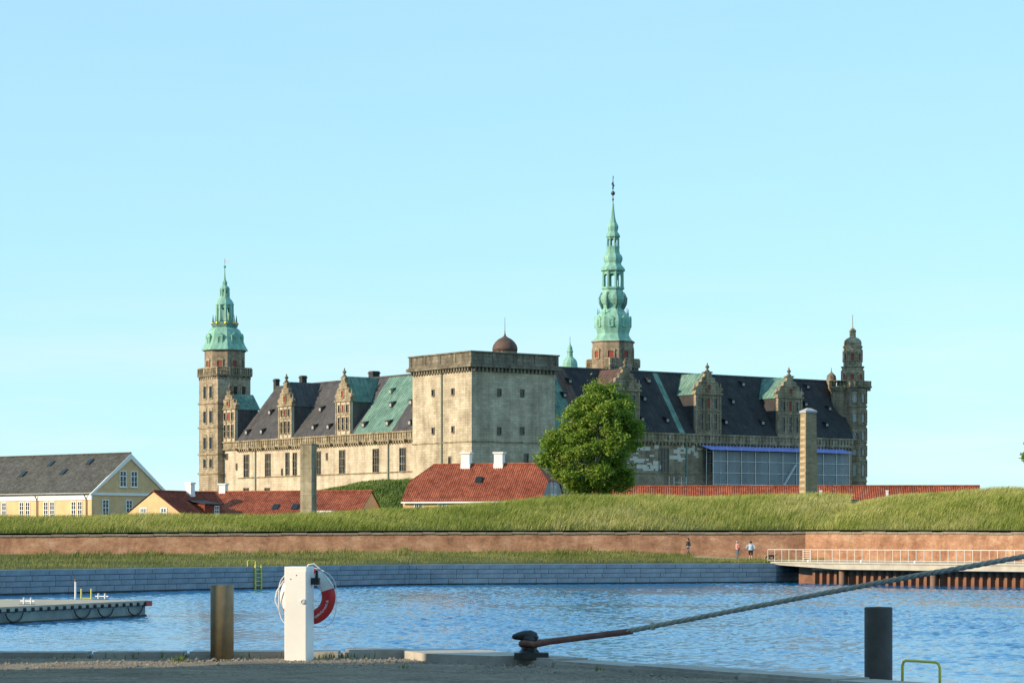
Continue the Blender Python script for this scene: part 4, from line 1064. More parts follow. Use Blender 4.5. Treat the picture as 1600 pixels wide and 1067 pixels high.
# L-shaped red-roofed house: gable end A and long range B
aA = math.atan2(.87, .5)
pA = P(240, 767, 296)
HA = house('red_roof_house', 'small yellow gabled cottage with red roof coloured darker for shade beside the grey-roofed building', pA.x, pA.y, aA, 15, 8.4, 4.2, pA.z - 2.75, pA.z, 'yellow_wall', 'tile_shaded')
ea = pA.z - 2.75 - 4.2
for s in (-1.5, 1.5): house_window(HA, 0, s, ea - .35, -1, 0, 1.0, 1.15, 4, 2)
chimney(HA, 6.5, -.4, ea + 2.0, ea + 3.7, .8)
dn = MB(); dn.box(4.6, 7.4, -4.0, -2.0, ea - .2, ea + 1.25); dn.build('dormer', M['tile_shaded'], HA)
mb = MB(); mb.prism([(4.3, -4.3, ea + 1.2), (7.7, -4.3, ea + 1.2), (7.7, -1.2, ea + 1.75), (4.3, -1.2, ea + 1.75)], (0, 0, .1)); mb.build('dormer_roof', M['slate'], HA)
house_window(HA, 6.9, -4.0, ea + .1, 0, -1, .9, 1.0, 2, 2)
for x in (10.2, 12.3): mb = MB(); mb.prism([(x, -2.9, ea + .95), (x + .7, -2.9, ea + .95), (x + .7, -2.3, ea + 1.35), (x, -2.3, ea + 1.35)], (0, 0, .1)); mb.build('roof_window', M['glass_painted_sky'], HA)
aB = math.atan2(-.31, .95); pB = P(580, 767, 300)
LB = 21.5; oxB, oyB = pB.x - .95 * LB, pB.y + .31 * LB
HB = house('red_roof_house', 'long low red pantile house behind the tall concrete pillar', oxB, oyB, aB, LB, 8.4, 4.2, pB.z - 2.9, pB.z, 'yellow_wall', 'tile_red')
eb = pB.z - 2.9 - 4.2
chimney(HB, 2.2, .2, eb + 2.2, eb + 3.75, .85)
for x in (10, 12.5, 14.6): mb = MB(); mb.prism([(x, -3.3, eb + .75), (x + .8, -3.3, eb + .75), (x + .8, -2.5, eb + 1.3), (x, -2.5, eb + 1.3)], (0, 0, .1)); mb.build('roof_window', M['glass'], HB)
mb = MB(); mb.box(15.6, 18.3, -4.6, -2.4, eb - .4, eb + .55); mb.build('dormer', M['white'], HB)

# half-hipped house with two white chimneys
aC = math.atan2(-.30, .954); rC = P(683, 725.5, 300)
LC = 17.0; zrC = rC.z; zeC = zrC - 4.15
oC = P(651, HZ, 302)
HC = house('hipped_house', 'red pantile house with two white chimneys in front of the square tower', oC.x, oC.y, aC, LC, 9.6, 4.2, zeC, zrC, 'yellow_wall', 'tile_red', (.52, 2.1), (.52, 2.1), gable_wall='grey_wall')
ec, rc = zeC - 4.2, zrC - 4.2
chimney(HC, 6.3, 0, rc - .6, rc + 1.25, 1.05); chimney(HC, 10.4, 0, rc - .6, rc + 1.25, 1.05)
mb = MB(); mb.prism([(8.2, -2.7, rc - 2.2), (9.0, -2.7, rc - 2.2), (9.0, -2.0, rc - 1.6), (8.2, -2.0, rc - 1.6)], (0, 0, .12)); mb.build('roof_window', M['glass'], HC)
for x in (2, 4.9, 7.8, 10.7, 13.6): house_window(HC, x, -4.8, ec - 2.0, 0, -1, 1.15, 1.5, 4, 2)
for s in (-.75, .75): house_window(HC, LC, s, ec + .5, 1, 0, .75, 1.5, 2, 3)

# long barracks roof
aD = math.atan2(-.06, 1); pD = P(872, 760, 303)
HD = house('barracks', 'very long low red-tiled building stretching behind the grass bank', pD.x, pD.y, aD, 50, 9, 4.2, pD.z - 3.6, pD.z, 'yellow_wall', 'tile_red', (.05, 2.2), None)
for x in (31.2, 39): chimney(HD, x, -2.2, pD.z - 4.2 - 2.0, pD.z - 4.2 - .7, .28)

# ------------------------------------------------------------------ pillars
M['pillar_stone'] = ashlar('mossy_concrete', (.46, .39, .28), (.35, .30, .21), (.22, .19, .14), 1.9, 1.4, (.5, .5, .42), .7, .02, .6, .9)
M['pillar_brick'] = ashlar('yellow_brick', (.40, .30, .175), (.27, .195, .115), (.36, .31, .22), .46, .16, (.6, .55, .5), .5, .02, .3, .5)
M['quoin'] = plain('pale_brick_band', (.44, .345, .215), .9, .2, 4)
def pillar(name, label, px, Y, wtop, wbot, ytop, zb, rz, mat, cap):
    q = P(px, ytop, Y); H = q.z - zb
    r = empty(name, (q.x, Y, zb), rz, label, 'pillar')
    mb = MB(); a, b = wbot / 2, wtop / 2; mb.hexa([(-a, -a, 0), (a, -a, 0), (a, a, 0), (-a, a, 0), (-b, -b, H), (b, -b, H), (b, b, H), (-b, b, H)])
    sh = mb.build('shaft', M[mat], r)
    mb = MB()
    if cap:
        mb.box(-b - .07, b + .07, -b - .07, b + .07, H, H + .2); mb.hexa([(-b - .07, -b - .07, H + .2), (b + .07, -b - .07, H + .2), (b + .07, b + .07, H + .2), (-b - .07, b + .07, H + .2), (-.15, -.15, H + .5), (.15, -.15, H + .5), (.15, .15, H + .5), (-.15, .15, H + .5)])
        for i in range(int(H / .62)):        # alternating pale quoins on the lit edge
            t = i * .62 / H; e = a + (b - a) * t
            o = MB(); o.box(-e - .012, -e + .1, -e + .15, e - .15, i * .62 + .05, i * .62 + .33); o.build('quoin', M['quoin'], r)
    else: mb.box(-b - .05, b + .05, -b - .05, b + .05, H, H + .12)
    mb.build('cap', M['coping_pale'] if cap else M['coping'], r)
pillar('concrete_pillar', 'tall grey concrete pillar in front of the long red roof', 482, 262, 1.28, 1.28, 695, 4.2, R(-20), 'pillar_stone', False)
pillar('brick_pillar', 'tall tapering brick pillar with pale cap in front of the scaffold', 1263, 259, 1.2, 1.48, 645, 4.2, R(22), 'pillar_brick', True)

# ------------------------------------------------------------------ trees
m, n, l, p = newmat('tree_leaves'); oc = objco(n)
f = noise(n, l, oc, .5, 5, .6); f2 = noise(n, l, oc, 6, 2, .5)
mm = n.new('ShaderNodeMath'); mm.operation = 'MULTIPLY_ADD'; l.new(f2, mm.inputs[0]); mm.inputs[1].default_value = .6; l.new(f, mm.inputs[2])
col = ramp(n, l, mm.outputs[0], [(.5, (.09, .17, .018)), (.75, (.17, .27, .03)), (1.0, (.27, .35, .055))])
l.new(col, p.inputs['Base Color']); p.inputs['Roughness'].default_value = .55; p.inputs['Specular IOR Level'].default_value = .25
tr = n.new('ShaderNodeBsdfTranslucent'); l.new(col, tr.inputs[0]); mx = n.new('ShaderNodeMixShader'); mx.inputs[0].default_value = .3
l.new(p.outputs[0], mx.inputs[1]); l.new(tr.outputs[0], mx.inputs[2]); l.new(mx.outputs[0], n['Material Output'].inputs[0])
M['leaf'] = m
M['bark'] = plain('bark', (.09, .07, .05), .95, .3, 4)
def tree(name, label, base, lobes, nleaf, lsize, Y):
    r = empty(name, base, 0, label, 'tree')
    b = Vector(base)
    mb = MB()
    cen = [(Vector(c) - b, rad) for c, rad in lobes]
    top = max(c.z for c, _ in cen)
    tr_top = Vector((cen[0][0].x * .6, cen[0][0].y * .6, top * .6))
    mb.tube([(0, 0, -.3), (.05, 0, top * .15), tuple(tr_top * .5), tuple(tr_top)], [.42, .33, .26, .14], 9)
    for c, rad in cen:
        s = tr_top * random.uniform(.35, .8); q = s.lerp(c, .5) + Vector((random.uniform(-.5, .5), random.uniform(-.5, .5), .4))
        mb.tube([s, q, c], [.14, .09, .04], 6)
        for _ in range(4):
            e = c + Vector([random.gauss(0, .5) * x for x in rad]); mb.tube([c.lerp(s, .3), (c.lerp(s, .3) + e) / 2 + Vector((0, 0, .3)), e], [.06, .04, .015], 5)
    mb.build('trunk', M['bark'], r, True)
    vol = np.array([rad[0] * rad[1] * rad[2] for _, rad in cen]); pr = vol / vol.sum()
    # every lobe breaks up into tufts; leaves crowd the outside of each tuft
    nt3 = 6 * len(cen) + 10; tufts = []
    for q_ in range(nt3):
        i = q_ % len(cen) if q_ < 6 * len(cen) else rng.choice(len(cen), p=pr); c, rad = cen[i]
        dv = rng.normal(size=3); dv /= np.linalg.norm(dv); tufts.append((np.array(c) + dv * np.array(rad) * rng.uniform(.6, 1.0), rng.uniform(.6, 1.2)))
    nc = nleaf // 42; cl_ = []
    for _ in range(nc):
        tc_, tr_ = tufts[rng.integers(len(tufts))]
        dv = rng.normal(size=3); dv /= np.linalg.norm(dv); dv[2] = dv[2] * .75 + .12
        cl_.append((tc_ + dv * tr_ * rng.uniform(.7, 1.0), rng.uniform(.3, .7)))
    ctr = np.repeat(np.array([c for c, _ in cl_]), 42, axis=0); sc_ = np.repeat(np.array([s for _, s in cl_]), 42)
    k = len(ctr); dv = rng.normal(size=(k, 3)) * np.array([1, 1, .7]); pos = ctr + dv * sc_[:, None] * .5
    ax = rng.normal(size=(k, 3)); ax /= np.linalg.norm(ax, axis=1)[:, None]
    bx_ = np.cross(ax, rng.normal(size=(k, 3))); bx_ /= np.linalg.norm(bx_, axis=1)[:, None]
    sz = lsize * rng.uniform(.6, 1.3, k)[:, None]
    V = np.stack([pos - ax * sz, pos + bx_ * sz * .55, pos + ax * sz, pos - bx_ * sz * .55], 1).reshape(-1, 3)
    q = np.arange(k) * 4
    o = npmesh('crown', V, np.zeros((0, 3), int), np.stack([q, q + 1, q + 2, q + 3], 1), M['leaf'], r); return r
def lob(px, py, rx, ry, Y, dy=0):
    q = P(px, py, Y); s = Y / F; return ((q.x, Y + dy, q.z), (rx * s, (rx + ry) / 2 * s, ry * s))
TY = 283
bp = P(917, 774, TY); bp.z = 5.2
tree('broadleaf_tree', 'large round green tree in front of the castle', bp,
     [lob(925, 672, 30, 34, TY, 1), lob(948, 626, 22, 24, TY), lob(925, 634, 17, 18, TY, -1), lob(897, 660, 21, 20, TY, -1), lob(968, 654, 19, 24, TY, -1), lob(981, 690, 17, 19, TY), lob(872, 692, 20, 17, TY), lob(857, 721, 14, 14, TY), lob(935, 612, 15, 13, TY), lob(960, 632, 18, 18, TY, 1), lob(912, 646, 18, 18, TY, 1), lob(985, 672, 12, 16, TY), lob(905, 700, 26, 22, TY, -3), lob(946, 690, 24, 22, TY, -3), lob(962, 722, 20, 26, TY, -1), lob(885, 728, 22, 19, TY, -2), lob(922, 733, 26, 21, TY, -3), lob(908, 754, 25, 14, TY, -1), lob(878, 738, 13, 10, TY), lob(893, 708, 18, 18, TY), lob(942, 757, 22, 14, TY), lob(940, 655, 20, 16, TY, -3), lob(970, 748, 10, 12, TY)], 84000, .155, TY)
b2 = P(1652, 800, 300); b2.z = 5.0
tree('edge_tree', 'tree at the right edge, only a leafy twig in view', b2, [lob(1621, 700, 24, 26, 300), lob(1650, 672, 36, 40, 300), lob(1670, 710, 40, 45, 300)], 14000, .19, 300)
# ------------------------------------------------------------------ near quay
GZ, KZ = 2.2, 2.3
m, n, l, p = newmat('gravelly_asphalt'); oc = objco(n)
f = noise(n, l, oc, 1.1, 8, .7); f2 = noise(n, l, oc, 14, 6, .8); f3 = noise(n, l, mapped(n, l, oc, (.5, 1.6, 1)), 3.0, 5, .65)
col = ramp(n, l, f, [(.3, (.20, .165, .125)), (.5, (.30, .25, .185)), (.7, (.40, .33, .24))])
col = mixc(n, l, .85, col, ramp(n, l, f2, [(.32, (.35, .35, .36)), (.68, (1.5, 1.46, 1.4))]), 'MULTIPLY')
col = mixc(n, l, .6, col, ramp(n, l, f3, [(.35, (.55, .55, .57)), (.6, (1, 1, 1))]), 'MULTIPLY')
l.new(col, p.inputs['Base Color']); p.inputs['Roughness'].default_value = .95; p.inputs['Specular IOR Level'].default_value = .15
bump(n, l, p, f2, .6, .03); M['gravel'] = m
m, n, l, p = newmat('coping_granite'); oc = objco(n); oi = n.new('ShaderNodeObjectInfo')
col = ramp(n, l, oi.outputs['Random'], [(0, (.36, .33, .29)), (1, (.48, .44, .38))])
f = noise(n, l, oc, 3, 8, .7); col = mixc(n, l, .7, col, ramp(n, l, f, [(.3, (.55, .55, .55)), (.65, (1.15, 1.15, 1.15))]), 'MULTIPLY')
l.new(col, p.inputs['Base Color']); p.inputs['Roughness'].default_value = .85; bump(n, l, p, f, .3, .02); M['coping_near'] = m
EA, EB, EC = Vector((-30, 34.6, 0)), Vector((-.57, 34.6, 0)), Vector((-.57 + .53 * 40, 34.6 - .848 * 40, 0))
# ground sheet: gently uneven, behind the coping
mb = MB(); xs = np.concatenate([np.linspace(-70, -9, 14), np.linspace(-8.5, 6, 59), np.linspace(7, 30, 12)])
def edge_y(x, off):
    if x < EB.x - off * .2: return 34.6 - off
    return 34.6 - off * 1.3 - (x - EB.x) * .848 / .53
rows = [0, .3, .6, 1, 1.5, 2, 2.6, 3.3, 4.2, 5.5, 8, 14, 24, 50]
for x in xs:
    for r_ in rows:
        y = edge_y(x, .55) - r_
        mb.v.append((x, y, GZ + (.03 * math.sin(x * 1.7 + y) * math.sin(y * 2.3 - x * .6) if r_ else 0)))
k = len(rows)
for i in range(len(xs) - 1):
    for j in range(k - 1): mb.f.append([i * k + j, (i + 1) * k + j, (i + 1) * k + j + 1, i * k + j + 1]); mb.m.append(0)
go = mb.build('quay_ground', M['gravel'], None, True); go['kind'] = 'structure'
nq = empty('quay_edge', (EB.x, EB.y, 0), 0, 'stone coping along the near quay edge', 'quay')
def coping_run(a, b, s0, s1, wd, first=0):
    d = (b - a).normalized(); ang = math.atan2(d.y, d.x); inn = Vector((d.y, -d.x, 0)); s = s0
    while s < s1:
        ln_ = min(random.choice((1.3, 1.7, 2.1)), s1 - s)
        q = a + d * s - Vector((EB.x, EB.y, 0))
        mb = MB(); mb.box(.012, ln_ - .012, -wd, 0, 1.6, KZ + random.uniform(-.02, .02))
        me = mb.mesh('coping_stone', M['coping_near']); bm = bmesh.new(); bm.from_mesh(me); bmesh.ops.bevel(bm, geom=list(bm.edges), offset=.035, segments=2, affect='EDGES'); bm.to_mesh(me); bm.free()
        link('coping_stone', me, nq, (q.x, q.y, 0), ang); s += ln_
    o1, o2 = a + d * s0 - Vector((EB.x, EB.y, 0)), a + d * s1 - Vector((EB.x, EB.y, 0))
    mb = MB(); mb.hexa([o1 + inn * .06 + Vector((0, 0, -2)), o2 + inn * .06 + Vector((0, 0, -2)), o2 + inn * .7 + Vector((0, 0, -2)), o1 + inn * .7 + Vector((0, 0, -2)), o1 + inn * .06 + Vector((0, 0, 1.6)), o2 + inn * .06 + Vector((0, 0, 1.6)), o2 + inn * .7 + Vector((0, 0, 1.6)), o1 + inn * .7 + Vector((0, 0, 1.6))])
    mb.build('quay_face', M['granite'], nq)
coping_run(EA, EB, 12, 28.6, .55); coping_run(EB, EC, .9, 38, .6)
mb = MB(); cpl = [(-.9, 0), (.0, -.05), (.42, -.72), (.95, -1.9), (.35, -2.2), (-.55, -1.5), (-.9, -.6)]
mb.prism([(x, y, 1.6) for x, y in cpl], (0, 0, KZ - 1.6 + .01)); mb.build('corner_stone', M['coping_near'], nq)

# pebbles and weeds
V = []; T_ = []
for _ in range(11000):
    x = random.uniform(-7.5, 4.5); y = edge_y(x, .6) - abs(random.gauss(0, 1.6)); s = random.uniform(.005, .016) if random.random() < .93 else random.uniform(.016, .035); z = GZ + s * .3
    b = len(V); ph = random.random() * 6.28
    for kq in range(4): V.append((x + s * math.cos(ph + kq * 1.571), y + s * math.sin(ph + kq * 1.571) * .8, z + random.uniform(-.2, .3) * s))
    V.append((x, y, z + s * .9)); T_ += [(b + i, b + (i + 1) % 4, b + 4) for i in range(4)]
M['pebble'] = plain('pebbles', (.27, .23, .18), .9, .5, 25)
o = npmesh('gravel', V, T_, np.zeros((0, 4), int), M['pebble']); tag(o, 'loose gravel scattered along the near quay', 'gravel', None, 'stuff')
M['weed_leaf'] = grassmat('weed_leaves', [(.3, (.08, .12, .02)), (.7, (.2, .24, .06))], 3)
pos = []
for px, Y, k_, sp in ((278, 33.2, 40, .07), (505, 33.95, 60, .18), (525, 33.95, 25, .2), (735, 33.2, 16, .03), (942, 30.6, 12, .05), (95, 33.4, 25, .15), (630, 31.3, 16, .05), (560, 33.9, 10, .15), (440, 33.95, 16, .3), (200, 33.95, 22, .6), (60, 33.95, 16, .5), (360, 33.95, 12, .3)):
    q = P(px, HZ, Y)
    for _ in range(k_): pos.append((q.x + random.gauss(0, sp), q.y + random.gauss(0, .06), GZ - .01))
o = blades('weeds', pos, (.03, .12), .1, (.1, 0), M['weed_leaf']); tag(o, 'sparse weeds growing along the near coping', 'weeds')
for px, Y in ((512, 34.2), (530, 34.3)):
    pass

# ------------------------------------------------------------------ posts, lifebuoy, bollard, rope
M['post_paint'] = plain('brown_steel_paint', (.22, .17, .095), .65, .25, 6, 0)
M['pile_paint'] = plain('black_steel_paint', (.06, .05, .04), .7, .35, 5)
def lathe_post(name, label, x, y, r_, z0, z1, mat):
    mb = MB(); mb.lathe(0, 0, [(r_, 0), (r_, z1 - z0 - .01), (r_ - .01, z1 - z0), (r_ - .035, z1 - z0 - .002), (r_ - .04, z1 - z0 - .03)], 40)
    r = empty(name, (x, y, z0), 0, label, 'post'); mb.build('tube', mat, r, False)
    for pl in r.children[0].data.polygons: pl.use_smooth = abs(pl.normal.z) < .3
    return r
q = P(347, HZ, 33.8); po = lathe_post('steel_post', 'brown cylindrical steel post left of the white lifebuoy post', q.x, 33.8, .155, GZ - .05, 3.2, M['post_paint'])
mb = MB(); mb.lathe(0, 0, [(.11, .96), (.11, .97)], 24); mb.build('inner_plate', M['iron'], po)
q = P(1372.5, HZ, 29.0)
po = lathe_post('mooring_pile', 'dark steel mooring pile at the water edge in the right foreground', q.x, 29.0, .16, -2.5, CZ - (948 - HZ) / F * 29, M['pile_paint'])
mb = MB(); mb.lathe(0, 0, [(.12, 5.3), (.12, 5.31)], 24); mb.build('top_plate', M['iron'], po)

wx, wy = P(468, HZ, 33.65).x, 33.6
wr = R(-14)
wp = empty('lifebuoy_post', (wx, wy, GZ - .03), wr, 'white square metal post carrying the lifebuoy on the quay', 'post')
H = 1.245 + .03; hw = .155
mb = MB(); mb.hexa([(-hw, -hw, 0), (hw, -hw, 0), (hw, hw, 0), (-hw, hw, 0), (-hw, -hw, H), (hw, -hw, H), (hw, hw, H), (-hw, hw, H)])
o = mb.build('casing', M['white'], wp); bv = o.modifiers.new('b', 'BEVEL'); bv.width = .008; bv.segments = 2
mb = MB(); mb.box(-hw + .012, hw - .012, -hw - .004, -hw, .02, H - .06); mb.build('door', M['white'], wp)
lk = MB(); lk.lathe(0, 0, [(.035, 0), (.035, .014), (.02, .016), (.018, .008)], 16); lo = lk.build('lock', M['steel'], wp); lo.location = (hw - .05, -hw - .004, H - .46); lo.rotation_euler = (R(90), 0, 0)
for x, z in ((-.07, H - .17), (.01, H - .12)): mb = MB(); mb.box(x, x + .012, -hw - .008, -hw, z, z + .012); mb.build('rivet', M['iron'], wp)
mb = MB(); mb.box(hw - .02, hw + .11, .02, .08, H - .24, H - .15); mb.box(hw + .06, hw + .09, .03, .07, H - .23, H - .05); mb.build('bracket', M['iron'], wp)
# lifebuoy: ring hung on the back of the post
M['red'] = plain('red_buoy_plastic', (.50, .02, .02), .45, .12, 4)
M['buoy_white'] = plain('white_buoy_plastic', (.72, .72, .72), .45, .08, 4)
M['line'] = plain('white_line', (.72, .72, .70), .8, .1, 10)
ring = P(481, 932, 33.85)
lb = empty('lifebuoy', (ring.x, 33.84, ring.z), R(-8), 'red and white lifebuoy hanging behind the white post', 'lifebuoy')
Rb, rb = .285, .095
V = []; Fq = []; Ft = []; mi = []
nb, mbq = 96, 20
mb = MB()
for i in range(nb):
    a = 2 * math.pi * i / nb
    for j in range(mbq):
        t = 2 * math.pi * j / mbq; rr = Rb + rb * math.cos(t)
        mb.v.append((rr * math.cos(a), rb * .62 * math.sin(t), rr * math.sin(a)))
for i in range(nb):
    a = math.degrees(2 * math.pi * (i + .5) / nb)
    wh = (20 < a < 72) or (108 < a < 125) or (150 < a < 205) or (250 < a < 285)
    for j in range(mbq):
        mb.f.append([i * mbq + j, ((i + 1) % nb) * mbq + j, ((i + 1) % nb) * mbq + (j + 1) % mbq, i * mbq + (j + 1) % mbq]); mb.m.append(1 if wh else 0)
mb.build('ring', [M['red'], M['buoy_white']], lb, True)
rope_pts = []
for i in range(73):
    a = 2 * math.pi * i / 72; f = .5 - .5 * math.cos(4 * a); rr = Rb + rb + .012 + .055 * f
    rope_pts.append((rr * math.cos(a), -.02, rr * math.sin(a) - .035 * f))
mb = MB(); mb.tube(rope_pts[:-1], .006, 6, True); mb.build('grab_line', M['line'], lb, True)
mb = MB(); mb.tube([(-.30, -.12, .22), (-.40, -.1, .08), (-.43, -.08, -.05), (-.39, -.05, -.16), (-.36, -.03, -.2)], .009, 6); mb.build('throw_line', M['line'], lb, True); mb = MB(); mb.tube([(-.02, -.1, .34), (.03, -.1, .43), (.1, -.09, .445), (.17, -.08, .39), (.26, -.08, .27), (.36, -.07, .13)], .010, 6); mb.build('throw_line', M['line'], lb, True)
txt = 'respektforvand.dk'
for i, ch in enumerate(txt):
    a = R(-74 + i * 4.0)
    cu_ = bpy.data.curves.new('t', 'FONT'); cu_.body = ch; cu_.size = .052; cu_.align_x = 'CENTER'; cu_.align_y = 'CENTER'; cu_.extrude = .001
    to = bpy.data.objects.new('t', cu_); COL.objects.link(to); bpy.context.view_layer.update()
    me = bpy.data.meshes.new_from_object(to.evaluated_get(bpy.context.evaluated_depsgraph_get())); bpy.data.objects.remove(to)
    me.materials.clear(); me.materials.append(M['white'])
    o = bpy.data.objects.new('letter', me); COL.objects.link(o); o.parent = lb
    # upright on the front of the ring, reading along the arc
    o.matrix_local = Matrix.Translation((Rb * math.cos(a), -rb * .62 - .003, Rb * math.sin(a))) @ Matrix.Rotation(-(a + math.pi / 2), 4, 'Y') @ Matrix.Rotation(math.pi / 2, 4, 'X')

# mooring bollard
M['cast_iron'] = plain('black_cast_iron', (.03, .032, .032), .4, .5, 9, .2)
bq = P(824, HZ, 32.3)
bo = empty('mooring_bollard', (bq.x - .02, 32.3, KZ - .02), 0, 'black cast-iron mooring bollard with horned head at the quay corner', 'bollard')
mb = MB(); mb.prism([(-.17, -.2, 0), (.33, -.2, 0), (.33, .2, 0), (-.17, .2, 0)], (0, 0, .09)); mb.lathe(.05, 0, [(.16, .09), (.12, .13), (.105, .2), (.1, .28)], 18); mb.build('base', M['cast_iron'], bo)
hd = MB(); hp = [(-.2, 0, .30, .02), (-.17, 0, .305, .04), (-.1, 0, .315, .058), (-.02, 0, .32, .075), (.06, 0, .315, .088), (.12, 0, .295, .082), (.155, 0, .26, .05)]
hd.tube([(a, b, c) for a, b, c, _ in hp], [d_ * 1.0 for *_, d_ in hp], 14); hd.lathe(.05, 0, [(.1, .2), (.11, .26), (.1, .32)], 18)
ho = hd.build('head', M['cast_iron'], bo, True)
bo.scale = (.88, .88, .92)
# rope: leather-sleeved eye and laid rope up to a pile outside the picture
M['sleeve'] = plain('rusty_rope_sleeve', (.17, .07, .05), .7, .45, 12)
M['rope'] = plain('weathered_rope', (.36, .34, .27), .95, .3, 14)
r0 = Vector((bq.x + .05, 32.3, KZ + .17)); r1 = P(988, 985.5, 31.95); r2 = P(1400, 905, 30.6); r3 = P(1600, 869, 29.9); r4 = Vector((13.5, 27.4, 5.1))
ro = empty('mooring_rope', r0, 0, 'thick grey mooring rope with a brown sleeve running from the bollard', 'rope')
loop = [r0 + Vector((.125 * math.cos(t), .125 * math.sin(t), .01 * math.sin(t * 2))) for t in np.linspace(R(70), R(290), 14)]
far = r1 - r0
side = Vector((-far.y, far.x, 0)).normalized()
pth = [r1, r0 + far * .45 + side * .03, r0 + far * .2 + side * .10] + loop + [r0 + far * .2 - side * .10, r0 + far * .45 - side * .03, r1]
mb = MB(); mb.tube([v_ - r0 for v_ in pth], .042, 10); mb.build('sleeve', M['sleeve'], ro, True)
def cr_path(pts, k):
    out = []
    for i in range(len(pts) - 1):
        p0, p1, p2, p3 = pts[max(i - 1, 0)], pts[i], pts[i + 1], pts[min(i + 2, len(pts) - 1)]
        for j in range(k):
            t = j / k; out.append(.5 * ((2 * p1) + (p2 - p0) * t + (2 * p0 - 5 * p1 + 4 * p2 - p3) * t * t + (3 * p1 - p0 - 3 * p2 + p3) * t ** 3))
    return out + [pts[-1]]
line = cr_path([r1 - (r1 - r0).normalized() * .15, r2, r3, r4], 110)
acc = 0; offs = [[], [], []]
for i, q in enumerate(line):
    t = (line[min(i + 1, len(line) - 1)] - line[max(i - 1, 0)]).normalized(); x = t.cross(Vector((0, 0, 1))).normalized(); y = x.cross(t)
    if i: acc += (q - line[i - 1]).length
    for k_ in range(3):
        a = acc * 22 + k_ * 2.094; offs[k_].append(q - r0 + (x * math.cos(a) + y * math.sin(a)) * .0165)
for k_ in range(3): mb = MB(); mb.tube(offs[k_], .0185, 7); mb.build('strand', M['rope'], ro, True)
mb = MB()
for s in (1.1,):
    i0 = int(s * 18); q = line[i0] - r0; mb.tube([(q.x + .03 * math.cos(t), q.y + .04 * math.sin(t) * .6, q.z + .04 * math.sin(t)) for t in np.linspace(0, 6.0, 10)], .012, 6)
mb.build('splice_tail', M['rope'], ro, True)
po = lathe_post('mooring_pile', 'steel dolphin pile outside the right edge holding the rope end', 13.5, 27.5, .2, -2.5, 5.4, M['pile_paint'])

# yellow grab rail of the near ladder
ya, yb = Vector((4.21, 27.0, KZ)), Vector((4.53, 26.5, KZ))
yl = empty('ladder_rail', (ya + yb) / 2, math.atan2(-.848, .53), 'yellow ladder grab hoop at the quay edge, bottom right', 'ladder')
dd_ = (yb - ya).length / 2
mb = MB(); hz_ = .215
mb.tube([(-dd_, -.05, -.04), (-dd_, -.05, hz_ - .06), (-dd_ + .02, -.05, hz_ - .015), (-dd_ + .06, -.05, hz_), (dd_ - .06, -.05, hz_), (dd_ - .02, -.05, hz_ - .015), (dd_, -.05, hz_ - .06), (dd_, -.05, -.04)], .015, 10); mb.build('hoop', M['yellow'], yl, True)
for s in (-1, 1): mb = MB(); mb.bar((s * dd_ * .7, .06, -2.6), (s * dd_ * .7, .06, -.02), .05, .05); mb.build('stile', M['yellow'], yl)
for i in range(8): mb = MB(); mb.bar((-dd_ * .7, .06, -.3 - .28 * i), (dd_ * .7, .06, -.3 - .28 * i), .035, .035); mb.build('rung', M['yellow'], yl)

# ------------------------------------------------------------------ pontoon on the left
M['pontoon_side'] = plain('algae_concrete', (.27, .28, .24), .85, .35, .8)
M['deck'] = plain('pontoon_deck', (.42, .36, .27), .9, .2, 1.5)
M['rubber'] = plain('black_rubber', (.03, .03, .03), .8, .3, 5)
pe = Vector((-18.3, 126, 0)); pd = Vector((-.354, -.935, 0)); pa_ = math.atan2(pd.y, pd.x)
pt = empty('pontoon', pe, pa_, 'low concrete floating pontoon at the left with swags of rope', 'pontoon')
# local x runs back from the end towards the camera, local -y is to the left of that (away)
PL, PWd, PZ = 34, 7.9, .78
mb = MB(); mb.box(0, PL, -PWd, 0, -.8, PZ - .22); mb.build('float_body', M['pontoon_side'], pt)
mb = MB(); mb.box(-.12, PL, -PWd - .1, .12, PZ - .22, PZ); mb.build('deck', M['deck'], pt)
mb = MB(); mb.box(-.05, PL, -.02, .06, -.8, .08); mb.build('waterline_weed', M['weed'], pt)
for i in range(48):
    mb = MB(); mb.lathe(.3 + i * .7, .16, [(.07, PZ - .26), (.09, PZ - .18), (.07, PZ - .08)], 8); mb.build('fender_block', M['rubber'], pt)
for s in (.5, 3.4, 5.6, 11.6, 13.6, 16.5, 21):
    mb = MB(); mb.tube([(s + 1.5 * t, .14, PZ - .3 - .40 * (1 - (2 * t - 1) ** 2) ** .6) for t in np.linspace(0, 1, 11)], .035, 6); mb.build('rope_swag', M['rubber'], pt, True)
mb = MB(); mb.box(-.35, .25, -.3, .2, PZ - .28, PZ - .02); mb.build('corner_fender', M['red'], pt)
def on_deck(px, py):
    Y = (CZ - PZ) * F / (py - HZ); return P(px, py, Y)
for px, py, h in ((159, 936, .34), (43, 944, .36)):
    q = on_deck(px, py)
    r = empty('double_bollard', (q.x, q.y, PZ - .01), pa_, 'pale double bollard ' + ('near the end of the pontoon' if px > 100 else 'at the left edge of the pontoon'), 'bollard', 'double bollards on the pontoon')
    for s in (-.19, .19):
        mb = MB(); mb.lathe(0, s, [(.05, 0), (.05, h * .85), (.065, h * .9), (.04, h * .95)], 10); mb.build('post', M['steel'], r)
    mb = MB(); mb.bar((0, -.38, h * .5), (0, .38, h * .5), .045, .045); mb.build('crossbar', M['steel'], r); mb = MB(); mb.box(-.15, .15, -.35, .35, 0, .03); mb.build('foot_plate', M['iron'], r)
q = on_deck(118, 935.5); r = empty('marker_pole', (q.x, q.y, PZ - .01), 0, 'thin white pole standing on the pontoon', 'pole')
